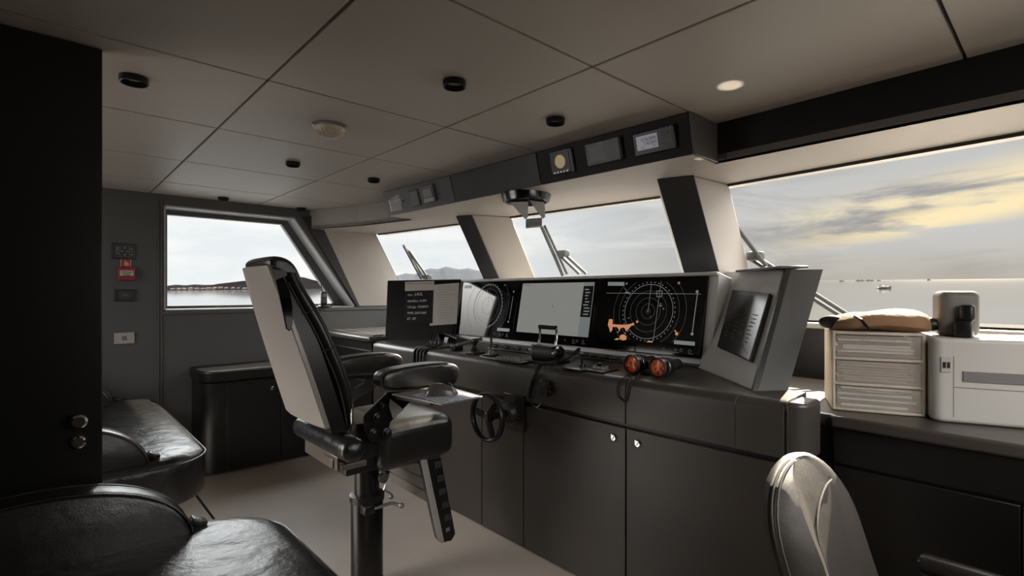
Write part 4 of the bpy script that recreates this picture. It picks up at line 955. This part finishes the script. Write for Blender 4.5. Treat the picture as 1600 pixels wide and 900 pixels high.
# footrest
for sg in (-1, 1):
    yy = CY-.22 if sg < 0 else CY+.19
    P_ = [onY(x, y, CY-.22) for x, y in ((657, 718), (689, 714), (712, 834), (706, 845), (690, 849), (684, 842))]
    if sg > 0: P_ = [Vector((p_.x if p_.z > .5 else 1.27+(.6-.42)*.24+(p_.x-1.39)*.4, yy, max(p_.z, .42))) for p_ in (P_[0], P_[1], P_[2], P_[4])]
    b = B(); b.prism([Vector((p_.x, yy, p_.z)) for p_ in P_], (0, .03, 0)); rail = b.build('footrest_rail', M_black2, CH, bev=.004)
    if sg < 0:
        b = B(); b.prism([onY(x, y, yy-.003) for x, y in ((657, 719), (667, 718), (694, 846), (690, 849), (684, 842))], (0, .004, 0)); b.build('bright_edge', mat('bright_edge', (190, 188, 184), .25, metal=.4), rail)  # chrome edge, its highlight put into a pale colour
        fr_l = Frame(onY(690, 775, yy), (1, 0, 0), (0, 0, 1))
        for (x, y) in ((683.5, 726), (687.5, 747), (690.5, 768), (695.5, 788), (699, 808), (699, 827)):
            u, v = fr_l.hit(x, y); b = B(); rr = .019 if y < 820 else .012
            b.slab(fr_l, (u-rr, v-rr*.8, u+rr, v+rr*.8), .0005, .006); b.build('tread_end', M_steel if y > 820 else M_clad, rail, bev=.004)
b = B(); 
for k in range(3):
    zt_, zb_ = .565-.066*k, .565-.066*k-.058
    def xx(z): return 1.275+(.60-z)*.24
    b.hexa([(xx(zb_), CY-.19, zb_), (xx(zb_)+.02, CY-.19, zb_), (xx(zb_)+.02, CY+.19, zb_), (xx(zb_), CY+.19, zb_), (xx(zt_), CY-.19, zt_), (xx(zt_)+.02, CY-.19, zt_), (xx(zt_)+.02, CY+.19, zt_), (xx(zt_), CY+.19, zt_)])
b.build('footrest_panel', mat('footrest_grey', (134, 129, 124), .35, metal=.3), CH, bev=.005)

# ================================================================== SETTEES
ZS = .60
def settee(y0, y1, label, arms, legs):
    t = thing('settee', (.2, (y0+y1)/2, 0), label, 'settee')
    pl = roundrect(-.30, y0, .60, y1, .22, 10, (0, 1, 1, 0))
    c = Vector((.15, (y0+y1)/2))
    def ring(z, ins): return [(x+(c.x-x)*ins/.45 if abs(x-c.x) > .01 else x, y+(c.y-y)*ins/(abs(y1-y0)/2), z) for x, y in pl]
    b = B(); b.loft([ring(.37, .03), ring(.375, .012), ring(.40, .0), ring(.545, -.002), ring(.575, .006), ring(.592, .025), ring(.600, .06), ring(.606, .14), ring(.610, .25), ring(.610, .34)])
    s = b.build('seat_cushion', M_leather, t)
    b = B(); b.tube([(x, y, .566) for x, y in [p_[:2] for p_ in ring(0, -.004)]], .004, 6); b.build('piping', M_leather2, s)
    b = B(); pb = roundrect(-.28, y0+.12, .44, y1-.12, .1, 6, (0, 1, 1, 0)); b.prism([(x, y, .31) for x, y in pb], (0, 0, .065)); b.build('base', M_cab, t)
    b = B(); b.rbox(Vector((-.28, (y0+y1)/2, .78)), (.14, y1-y0-.06, .5), .05, 4); b.build('backrest', M_leather2, t)
    for ya_, tab in arms:
        prof = [(-.32, .45), (-.32, ZS+.19)]+[(-.02+.38*math.sin(a), .52+(ZS+.20-.52+.0)*math.cos(a)**.75 if a < 1.55 else .52) for a in [k*PI/2/12 for k in range(13)]]+[(.36, .45)]
        rings = []
        cxx, czz = 0, .62
        for f, dy in ((.93, -.055), (.98, -.048), (1.0, -.03), (1.0, .03), (.98, .048), (.93, .055)):
            rings.append([(cxx+(x-cxx)*f if x > 0 else x, ya_+dy, czz+(z-czz)*f) for x, z in prof])
        b = B(); b.loft(rings); a_ = b.build('armrest', M_leather2, t, ang=50)
        b = B()
        for dy in (-.049, .049):
            b.tube([(x*.985 if x > 0 else x, ya_+dy, .62+(z-.62)*.985) for x, z in prof[1:-1]], .0035, 6)
        b.build('piping', M_leather2, a_)
        b = B(); b.rbox(Vector((.37, ya_-.0, ZS+.012)), (.05, .045, .025), .006, 2, Matrix.Rotation(.5, 3, 'Y')); b.build('pull_tab', M_leather, a_)
    for x, y in legs:
        b = B(); b.cyl((x, y, 0), (x, y, .315), .035, n=20); b.build('leg', M_pole, t)
    return t
settee(2.78, 4.66, 'far black leather settee with rounded seat, behind the nearer one', [(2.86, 1), (4.52, 0)], [(.36, 3.05), (.36, 4.4)])
settee(.70, 2.0, 'near black leather settee in the bottom left corner', [(1.93, 1)], [(.36, 1.7), (.36, .95)])
b = B(); b.tube([onZ(300, 766, .36), onZ(326, 800, .20)], .006, 8); p0_ = onZ(302, 768, .34); p1_ = onZ(326, 800, .20); b.bm.clear(); b.tube([p0_, p1_, p1_+(p1_-p0_)*1.40], .006, 8); tag(b.build('stay_rod', M_black2), 'thin black rod slanting to the floor from the far settee', 'rod')

# ================================================================== STARBOARD SIDE: DRAWERS, BAG, PRINTER, CHAIR
q0 = onZ(1300, 640, .921); q1 = onZ(1447, 652.5, .921)
ux = (q1-q0); ux.z = 0; DWd = ux.length; ux.normalize(); back = Vector((-ux.y, ux.x, 0)); back = back if back.dot(FW) > 0 else -back
DF = Frame(q0, ux, (0, 0, 1)); DH = onY(1300, 517, q0.y).z-.921
t = thing('drawer_tower', q0+ux*DWd/2+back*.13, 'frosted plastic three-drawer tower full of papers on the right counter', 'desk drawers')
dep = .26
b = B()
for k in range(4):
    z = k*(DH-.012)/3; b.slab(DF, (0, z, DWd, z+.012), -dep, 0)
for u in (0, DWd-.012): b.slab(DF, (u, 0, u+.012, DH), -dep, 0)
b.build('frame', M_frame, t, bev=.004)
for k in range(3):
    z0_ = .014+k*(DH-.012)/3; z1_ = (k+1)*(DH-.012)/3-.002
    b = B(); th = .003; r_ = (.014, z0_, DWd-.014, z1_); b.slab(DF, r_, -.005, .004); b.slab(DF, (.014, z0_, .017, z1_), -dep+.02, -.005); b.slab(DF, (DWd-.017, z0_, DWd-.014, z1_), -dep+.02, -.005); b.slab(DF, (.017, z0_, DWd-.017, z0_+.003), -dep+.02, -.005)
    d = b.build('drawer', M_frost, t, bev=.002)
    b = B(); b.slab(DF, (.09, z1_-.018, DWd-.09, z1_-.012), .004, .010); b.build('grip_lip', M_frost, d)
rl = random.Random(11)
PAPM = [M_paper, mat('paper_grey', (122, 118, 112), .8), mat('paper_dark', (44, 42, 41), .8), mat('paper_tan', (150, 124, 98), .8)]
for k in range(3):
    z0_ = .014+k*(DH-.012)/3+.0035
    for j in range(7):
        h = .0075; m = PAPM[(j*2+k) % 4 if rl.random() < .7 else 0]; u0 = .02+rl.random()*.02; u1 = DWd-.02-rl.random()*.03; t0 = rl.random()*.003
        b = B(); b.hexa([DF.pt(u0, z0_+t0, -.23), DF.pt(u1, z0_, -.23), DF.pt(u1, z0_, -.012-.01*rl.random()), DF.pt(u0, z0_+t0, -.012)]+[DF.pt(u0, z0_+t0+h, -.23), DF.pt(u1, z0_+h, -.23), DF.pt(u1, z0_+h, -.02), DF.pt(u0, z0_+h+t0, -.014)])
        o = b.build('paper_stack', m, smooth=False); lv = ('bottom', 'middle', 'top')[k]; od = ('lowest', 'second', 'third', 'fourth', 'fifth', 'sixth', 'uppermost')[j]
        tag(o, '%s wad of papers in the %s drawer of the frosted tower' % (od, lv), 'papers', 'paper wads in the frosted drawers'); z0_ += .0105
# bag on top
bt = .921+DH
rings = []
for k in range(19):
    s = k/18; u = .005+(DWd+.035)*s; e = max(.0, 1-abs(2*s-1)**4)**.5; hgt = (.018+.062*e)*(.72+.38*s); dpt = .15*max(.25, e)
    cpt = DF.pt(u, DH+.001, -.13)
    ring = []
    for a in range(20):
        t_ = 2*PI*a/20; y = math.copysign(abs(math.cos(t_))**.6, math.cos(t_)); z = math.copysign(abs(math.sin(t_))**.7, math.sin(t_)); z_ = hgt/2+hgt/2*z
        ring.append(cpt+back*y*dpt+Vector((0, 0, z_+.004*math.sin(9*s+3*y))))
    rings.append(ring)
b = B(); b.loft(rings)
BG = thing('folded_bag', DF.pt(DWd/2, DH, -.13), 'folded brown bag lying on top of the frosted drawer tower', 'bag'); b.build('body', M_bag, BG)
b = B(); pts = [DF.pt(DWd*(.24+.02*k), DH+.062-.011*k, .0235-.0*k) for k in range(6)]
P_ = [DF.pt(DWd*.26, DH+.058, -.02), DF.pt(DWd*.32, DH+.045, .014), DF.pt(DWd*.38, DH+.02, .024), DF.pt(DWd*.42, DH+.003, .018)]
b.tube(P_, .004, 6); b.build('cord', M_black, BG)
for s, w in ((.0, .03), (1.0, .028)):
    b = B(); b.ell(DF.pt(.012+s*(DWd+.01), DH+.028, -.10), (.03, .05, .027), None, 14, 10); b.build('dark_end', M_rubber, BG)
# printer
pz = .921
p0 = DF.pt(DWd+.006, 0, .055); p0.z = pz; p1 = p0+ux*.36
t = thing('desk_printer', p0+ux*.18+back*.15, 'white desk printer on the right counter beside the drawer tower', 'printer')
PF = Frame(p0, ux, (0, 0, 1)); PH = .285
pl = [(0, 0), *[(.03-.03*math.cos(a), -.03+.03*math.sin(a)+.03) for a in [0]]]
poly_ = roundrect(0, -.30, .38, 0.0, .03, 6, (0, 0, 1, 1))
b = B(); b.prism([PF.pt(u, 0, w) for u, w in poly_], (0, 0, PH)); b.build('body', M_white, t, bev=.012, seg=3)
rr = PF.rect((1460, 588), (1473, 560)); b = B(); u0 = PF.hit(1460, 575)[0]; b.slab(PF, (.022, PH*.60, .048, PH*.78), .0004, .003); b.build('button_panel', M_plate, t)
b = B(); b.slab(PF, (.026, PH*.65, .034, PH*.72), .003, .005); b.slab(PF, (.038, PH*.65, .045, PH*.72), .003, .005); b.build('button', M_black, t)
b = B(); b.slab(PF, (.055, .02, .0565, PH-.06), .0002, .0008); b.slab(PF, (.056, PH*.42, .36, PH*.43), .0002, .0008); b.slab(PF, (.08, PH*.5, .33, PH*.62), .0004, .004); b.build('paper_slot', M_case, t)
t = thing('handset_dock', PF.pt(.11, PH, -.16), 'grey upright dock holding a black handset on the white printer', 'handset dock')
b = B(); pl = roundrect(.045, -.22, .16, -.10, .03, 5); zz = PF.pt(0, 0, 0).z
b.prism([PF.pt(u, PH+.001, w) for u, w in pl], (0, 0, .16)); b.build('dock', mat('dock_grey', (120, 117, 112), .45), t, bev=.02, seg=4)
b = B(); b.rbox(PF.pt(.105, PH+.03, -.08), (.07, .05, .058), .008, 2); b.rbox(PF.pt(.115, PH+.085, -.08), (.05, .04, .06), .012, 3); b.build('handset', M_black, t)
# pilot chair at lower right, turned to starboard
n0 = CAM + FW*1.04+RT*.655; n0.z = 0
lat = Vector((1, 0, 0)); fac = Vector((0, -1, 0))
PC = thing('pilot_chair', n0+lat*.23+fac*.2, 'black leather chair with stitched back in the bottom right corner, sun on its edge', 'chair')
def pback(z):  # plan ring at height z
    s = (z-.42)/(.94-.42); s = max(0, min(1, s)); lean = -.16*s
    w0, w1 = .0, .46
    rnd = 0 if s < .70 else ((s-.70)/.30)
    ins = .20*(1-math.sqrt(max(0, 1-rnd**2.2)))
    th = .075*(1-.7*rnd**3)
    pts = []
    for k in range(17):
        a = k/16; x = w0+ins+(w1-w0-2*ins)*a; e = 1-abs(2*a-1)**8; bol = .042*math.exp(-((a-.12)/.11)**2)+.022*math.exp(-((a-.88)/.10)**2)
        bol *= 1-.75*rnd
        pts.append(n0+lat*x+fac*(lean+th*.5*e+bol*e)+Vector((0, 0, z)))
    for k in range(16, -1, -1):
        a = k/16; x = w0+ins+(w1-w0-2*ins)*a; e = 1-abs(2*a-1)**8
        pts.append(n0+lat*x+fac*(lean-th*.5*e-.004)+Vector((0, 0, z)))
    return pts
zs = [.42, .45, .55, .65, .72, .77, .80, .83, .86, .885, .905, .915, .925, .932, .937, .9395, .9405]
b = B(); b.loft([pback(z) for z in zs]); b.build('backrest', mat('pilot_leather', (62, 58, 54), .55, bump=[(500, .18, 3, U1), (9, .2, 3, U1)]), PC)
b = B()
def pf(x, z, d=0.004):
    rg = pback(z); a = max(0, min(16, x/.46*16)); i = min(15, int(a)); q = rg[i].lerp(rg[i+1], a-i); return q+fac*d
for off in (0, .012):
    b.tube([pback(z)[0]+fac*(.006+off)+lat*(-.002) for z in zs], .003, 6)
b.tube(smooth_path([pf(.115, .45), pf(.11, .62), pf(.105, .74), pf(.13, .80), pf(.2, .84), pf(.29, .865), pf(.35, .872)]), .0028, 6)
b.tube(smooth_path([pf(.02, .70), pf(.06, .70), pf(.11, .695)]), .0025, 6)
b.build('seam', M_thread, PC)
def sf2(x, y, z): return (x, y, z+(.02*math.cos(min(1, abs(x)/.25)*PI/2)*math.cos(min(1, abs(y)/.25)*PI/2) if z > 0 else 0))
b = B(); b.rbox(n0+lat*.23+fac*.25+Vector((0, 0, .42)), (.46, .48, .13), .045, 4, None, sf2); b.build('seat_cushion', M_leather2, PC)
for x in (-.035, .495):
    b = B(); b.rbox(n0+lat*x+fac*.20+Vector((0, 0, .66)), (.06, .30, .05), .022, 4); a_ = b.build('armrest', M_leather2, PC)
    b = B(); b.rbox(n0+lat*x+fac*.20+Vector((0, 0, .53)), (.03, .06, .22), .008, 2); b.build('arm_post', M_black2, a_)
b = B(); c = n0+lat*.23+fac*.25; b.cyl(c+Vector((0, 0, .03)), c+Vector((0, 0, .37)), .035, n=20); b.lathe(c, (0, 0, 1), [(.24, 0), (.24, .015), (.2, .022), (.04, .035)], 30); b.build('pedestal', M_black2, PC)

# ================================================================== OUTSIDE
SA, SB = .0181, .0109
def seaz(p): 
    q = Vector((p[0], p[1], 0)); return -5.0+SA*q.dot(FW)+SB*q.dot(RT)
b = B(); n = 64; rads = [3.5, 60, 300, 1000, 3000, 9000, 26000]
R_ = [[b.bm.verts.new(Vector((r*math.cos(2*PI*k/n), r*math.sin(2*PI*k/n), seaz((r*math.cos(2*PI*k/n), r*math.sin(2*PI*k/n)))))) for k in range(n)] for r in rads]
for i in range(len(rads)-1):
    for k in range(n): b.bm.faces.new((R_[i][k], R_[i][(k+1) % n], R_[i+1][(k+1) % n], R_[i+1][k]))
M_sea = mat('sea_water', (46, 46, 46), .06, ior=1.5, bump=[(.35, .12, 5, (1, 1, 1)), (.05, .10, 4, (1, 1, 1))])
struct(b.build('sea', M_sea, smooth=False))
def at(px, depth): 
    r = FW+RT*((px-800)/FPX); return r*depth
def ridge(name, label, prof, depth, thick, m, cat, base_py=None, seed=1):
    """prof: list of (px, py) of the skyline at that depth."""
    b = B(); rows = []
    xs = []
    for i in range(len(prof)-1):
        for k in range(8):
            s = k/8; xs.append((prof[i][0]+(prof[i+1][0]-prof[i][0])*s, prof[i][1]+(prof[i+1][1]-prof[i][1])*s))
    xs.append(prof[-1])
    for j, (f, hf) in enumerate(((-.5, 0), (-.3, .45), (-.1, .85), (0, 1), (.2, .7), (.5, 0))):
        row = []
        for (px, py) in xs:
            g = at(px, depth*(1)+thick*f); zb = seaz(g); top_ = EYE+(HORIZON-py)/FPX*depth
            h = max(.5, top_-seaz(at(px, depth))); h *= hf*(1+.06*noise.noise(Vector((px*.15, j*1.7, seed)))*(0 if j == 3 else 1))
            row.append(b.bm.verts.new((g.x, g.y, zb-.5+h)))
        rows.append(row)
    for j in range(len(rows)-1):
        for i in range(len(xs)-1): b.bm.faces.new((rows[j][i], rows[j][i+1], rows[j+1][i+1], rows[j+1][i]))
    o = b.build(name, m, smooth=False); o['kind'] = 'structure'; return o
jit = random.Random(2)
hp = [(150, 444), (200, 443), (262, 446), (275, 444.5), (290, 445.5), (305, 444), (320, 445), (333, 444.6), (342, 443), (355, 441.5), (368, 440), (380, 438.5), (392, 438), (402, 437), (425, 434), (450, 431), (475, 433), (487, 436.5), (498, 439), (515, 442), (540, 446), (560, 449)]
ridge('hills', '', hp, 1300, 320, M_hill, 'hill', seed=4)
mpf = [(560, 444), (600, 437), (622, 430), (634, 427), (648, 428.5), (660, 423), (672, 419.5), (684, 420.5), (697, 416.5), (706, 418.5), (718, 421), (732, 419), (745, 422.5), (760, 423), (800, 430), (850, 436), (900, 440)]
ridge('mountains', '', mpf, 9000, 2500, M_mount, 'mountain', seed=8)
jit = random.Random(6)
for k in range(16):
    px = 268+k*9.4+jit.random()*2; g = at(px, 1155+jit.random()*18); z = seaz(g); w = 2.5+jit.random()*2.5; h = 3+jit.random()*2.5
    rot = Matrix.Rotation(jit.random(), 3, 'Z')
    if 395 < px < 400: continue
    b = B(); hh = [Vector((sx*w, sy*3, 0)) for sx, sy in ((-1, -1), (1, -1), (1, 1), (-1, 1))]
    t = thing('shore_house', Vector((g.x, g.y, z)), 'tiny pale house on the far shore, seen through the side window', 'house', 'tiny pale houses along the far shore')
    b.hexa([Vector((g.x, g.y, z-.3))+rot@q for q in hh]+[Vector((g.x, g.y, z+h))+rot@q for q in hh]); b.build('walls', M_house, t, smooth=False)
    b = B(); o_ = Vector((g.x, g.y, z+h)); b.prism([o_+rot@Vector((-w*1.05, -3.3, 0)), o_+rot@Vector((-w*1.05, 3.3, 0)), o_+rot@Vector((-w*1.05, 0, 1.4))], rot@Vector((2.1*w, 0, 0))); b.build('roof', mat('clay_roof', (36, 28, 26), .9), t, smooth=False)
# motor boat and far ships
g = at(1382, 363); z = seaz(g)
t = thing('motor_boat', Vector((g.x, g.y, z)), 'small dark motor boat heading right on the grey water', 'boat')
ux2 = RT; sec = []
for s in range(9):
    f = s/8; w = 1.3*(1-f**3) + .05; x = -4.6+9.4*f; zt_ = 1.2+.9*f**2
    c = Vector((g.x, g.y, z))+RT*x
    sec.append([c+FW*w*a+Vector((0, 0, hh)) for a, hh in ((-1, zt_), (-.8, .3), (0, -.3), (.8, .3), (1, zt_), (0, zt_-.2))])
b = B(); b.loft(sec); b.build('hull', M_boat, t)
b = B(); c = Vector((g.x, g.y, z+1.1))-RT*.3; b.hexa([c+RT*x+FW*y+Vector((0, 0, zz)) for zz, k in ((0, 1.4), (1.4, 1.0)) for x, y in ((-k, -.8), (k, -.8), (k, .8), (-k, .8))]); b.build('wheelhouse', mat('boat_house', (120, 112, 104), .5), t, smooth=False)
b = B()
for x in (-3, -1.8, 1.6): b.cyl(c+RT*x, c+RT*x+Vector((0, 0, 1.5)), .28, .18, 8); b.ell(c+RT*x+Vector((0, 0, 1.75)), (.22, .22, .25), None, 8, 6)
tag(b.build('boat_crew', mat('crew_dark', (46, 44, 44), .8)), 'dark standing crew on the small motor boat', 'people')
bpy.data.objects['boat_crew']['kind'] = 'stuff'
for px, L, H, dpt, lab in ((1344, 20, 8, 2600, 'left of the two long dark ships on the right horizon'), (1359, 20, 8, 2600, 'right of the two long dark ships on the right horizon'), (1315, 9, 6, 2300, 'tiny lone boat on the horizon left of the long ships'), (1373, 8, 6, 2600, 'tiny boat on the horizon just right of the long ships'), (1451, 7, 8, 2600, 'tiny boat far right on the horizon')):
    g = at(px, dpt); z = seaz(g); t = thing('far_ship', Vector((g.x, g.y, z)), lab, 'ship', 'ships on the horizon')
    c = Vector((g.x, g.y, z)); b = B(); b.prism([c-RT*L-FW*3, c+RT*L-FW*3, c+RT*(L*1.12)-FW*3+Vector((0, 0, H*.5)), c-RT*(L*1.05)-FW*3+Vector((0, 0, H*.5))], FW*6); b.build('hull', M_boat, t, smooth=False)
    b = B(); 
    for f, hh in ((-.55, .55), (.0, .25), (.5, .4)): 
        q = c+RT*L*f+Vector((0, 0, H*.5)); b.hexa([q+RT*x+FW*y+Vector((0, 0, zz)) for zz in (0, H*hh) for x, y in ((-L*.18, -2), (L*.18, -2), (L*.18, 2), (-L*.18, 2))])
    b.build('superstructure', M_boat, t, smooth=False)
# wipers, outside the glass
def glass_frame(i, off=.06):
    p, q = wz(GP[i], ZB), wz(GP[i+1], ZB); t0 = wz(GP[i], ZT); return Frame(Vector(p)+Vector((off, 0, 0)), q-p, t0-p)
def wiper(i, label, arms, blade, pivot):
    gf = glass_frame(i); t = thing('windscreen_wiper', gf.pt(*gf.hit(*pivot)), label, 'wiper')
    for a in arms:
        b = B(); b.tube([gf.pt(*gf.hit(*p_), .0) for p_ in a], .011, 8); b.build('arm', M_wiper, t)
    b = B(); b.tube([gf.pt(*gf.hit(*p_), .025) for p_ in blade], .013, 8); b.build('blade', M_rubber if False else M_wiper, t)
    b = B(); q = gf.pt(*gf.hit(*pivot)); b.rbox(q, (.06, .09, .05), .012, 2); b.build('carrier', M_wiper, t)
wiper(0, 'single grey wiper outside the left front window', [[(636, 390), (662, 434)], [(639, 392), (670, 436)]], [(633, 381), (661, 434)], (668, 433))
wiper(1, 'grey double-arm wiper outside the middle front window', [[(851, 352), (886, 428)], [(880, 395), (916, 428)], [(876, 400), (905, 428)]], [(846, 345), (882, 428)], (880, 396))
wiper(2, 'grey double-arm wiper low across the right front window', [[(1172, 395), (1332, 496)], [(1168, 402), (1318, 497)]], [(1154, 352), (1200, 412)], (1180, 400))

# ================================================================== LIGHT
W_ = bpy.data.worlds.new('sky'); S.world = W_; W_.use_nodes = True
nt = W_.node_tree; nt.nodes.clear(); N = nt.nodes.new; Lk = nt.links.new
out = N('ShaderNodeOutputWorld'); bg = N('ShaderNodeBackground'); Lk(bg.outputs[0], out.inputs[0])
tc = N('ShaderNodeTexCoord'); sep = N('ShaderNodeSeparateXYZ'); Lk(tc.outputs['Generated'], sep.inputs[0])
def math_(op, a, b_=None, c=None):
    m = N('ShaderNodeMath'); m.operation = op
    for k, v in enumerate((a, b_, c)):
        if v is None: continue
        if isinstance(v, (int, float)): m.inputs[k].default_value = v
        else: Lk(v, m.inputs[k])
    return m.outputs[0]
def mapr(v, a, b_, c=0., d=1., smooth=True):
    m = N('ShaderNodeMapRange'); m.interpolation_type = 'SMOOTHSTEP' if smooth else 'LINEAR'
    for k, x in enumerate((a, b_, c, d)): m.inputs[k+1].default_value = x
    Lk(v, m.inputs[0]); return m.outputs[0]
def mixc(f, a, b_):
    m = N('ShaderNodeMix'); m.data_type = 'RGBA'; Lk(f, m.inputs[0]) if not isinstance(f, float) else None
    for k, v in ((6, a), (7, b_)):
        if isinstance(v, tuple): m.inputs[k].default_value = v
        else: Lk(v, m.inputs[k])
    return m.outputs[2]
az = math_('ARCTAN2', sep.outputs['Y'], sep.outputs['X'])            # 0 at the bow, 90 deg to port
east = mapr(az, .25, 1.05, 1., 0.)                                     # 1 towards the bow / starboard bow
elev = math_('ARCSINE', sep.outputs['Z'])
# soft streaky cloud
mp_ = N('ShaderNodeMapping'); mp_.inputs['Scale'].default_value = (1.0, 1.0, 5.5); mp_.inputs['Rotation'].default_value = (.0, .12, 0.)
Lk(tc.outputs['Generated'], mp_.inputs['Vector'])
n1 = N('ShaderNodeTexNoise'); n1.inputs['Scale'].default_value = 3.2; n1.inputs['Detail'].default_value = 6; n1.inputs['Roughness'].default_value = .55; n1.inputs['Distortion'].default_value = .6
Lk(mp_.outputs[0], n1.inputs['Vector'])
cl = mapr(n1.outputs['Fac'], .40, .64)
left = mixc(cl, lin((228, 231, 233)), lin((243, 242, 240)))
right = mixc(cl, lin((156, 154, 152)), lin((192, 190, 188)))
# golden cloud bank
gz = math_('ABSOLUTE', math_('SUBTRACT', elev, math_('ADD', .165, math_('MULTIPLY', az, -.18))))
gold = math_('MULTIPLY', mapr(gz, .0, .055, 1., 0.), mapr(n1.outputs['Fac'], .44, .60, 0., .85))
gold = math_('MULTIPLY', gold, mapr(az, .18, .48, 1., 0.))
gy = math_('ABSOLUTE', math_('SUBTRACT', elev, math_('ADD', .135, math_('MULTIPLY', az, -.16))))
gold2 = math_('MULTIPLY', mapr(gy, .004, .03, 1., 0.), mapr(az, .12, .42, 1., 0.))
n2 = N('ShaderNodeTexNoise'); n2.inputs['Scale'].default_value = 9; n2.inputs['Detail'].default_value = 5; Lk(mp_.outputs[0], n2.inputs['Vector'])
gold = math_('MAXIMUM', gold, math_('MULTIPLY', gold2, mapr(n2.outputs['Fac'], .40, .56)))
right2 = mixc(gold, right, lin((246, 226, 182)))
low = mapr(elev, .0, .10, 1., 0.)
right3 = mixc(math_('MULTIPLY', low, .8), right2, lin((180, 170, 157)))
front = mixc(east, left, right3)
aft = math_('MAXIMUM', mapr(sep.outputs['X'], -.25, -.6, 0., 1.), mapr(sep.outputs['Y'], -.25, -.6, 0., 1.))
sky = mixc(aft, front, lin((255, 250, 244)))
zen = mapr(elev, .7, 1.2)
sky = mixc(zen, sky, mixc(mapr(az, -.2, 1.3, 1., 0.), lin((212, 214, 218)), lin((238, 214, 186))))
Lk(sky, bg.inputs['Color'])
port_ = mapr(az, .9, 1.4)
high = math_('ADD', math_('MULTIPLY', mapr(elev, .24, .46), math_('SUBTRACT', .75, math_('MULTIPLY', port_, .75))), math_('MULTIPLY', mapr(elev, .13, .30), math_('MULTIPLY', port_, 1.25)))
Lk(math_('ADD', 1.0, math_('ADD', math_('MULTIPLY', aft, 1.6), math_('MULTIPLY', high, 9.0))), bg.inputs['Strength'])
sun = bpy.data.lights.new('sun', 'SUN'); sun.energy = 20.0; sun.color = (1, .86, .68); sun.angle = math.radians(.6)
so = bpy.data.objects.new('sun', sun); COL.objects.link(so)
sd = Vector((1.0, .10, .60)).normalized(); so.rotation_euler = (sd).to_track_quat('Z', 'Y').to_euler()
for tgt, src, en, sz in ((onZ(1141, 134, ZC), Vector((2.1, .92, 1.52)), .55, 9.0), (onZ(1093, 246, ZT), Vector((2.16, .98, 1.52)), .12, 7.0)):   # added spot lamps standing in for sun flashes on the ceiling
    l = bpy.data.lights.new('glint_spot', 'SPOT'); l.energy = en*40; l.color = (1, .86, .70); l.spot_size = math.radians(sz); l.spot_blend = .7; l.shadow_soft_size = .004
    o = bpy.data.objects.new('glint_spot', l); COL.objects.link(o); o.location = src; o.rotation_euler = (src-tgt).to_track_quat('Z', 'Y').to_euler()
# ================================================================== CAMERA
cam = bpy.data.cameras.new('camera'); cam.sensor_width = 36; cam.lens = 18.0; cam.shift_y = .005; cam.clip_start = .02; cam.clip_end = 60000
co = bpy.data.objects.new('camera', cam); COL.objects.link(co); co.location = CAM; co.rotation_euler = (PI/2, 0, _a-PI/2); S.camera = co
vs = S.view_settings; vs.view_transform = 'Standard'; vs.look = 'None'; vs.gamma = 1; vs.use_curve_mapping = False; vs.exposure = 0.2
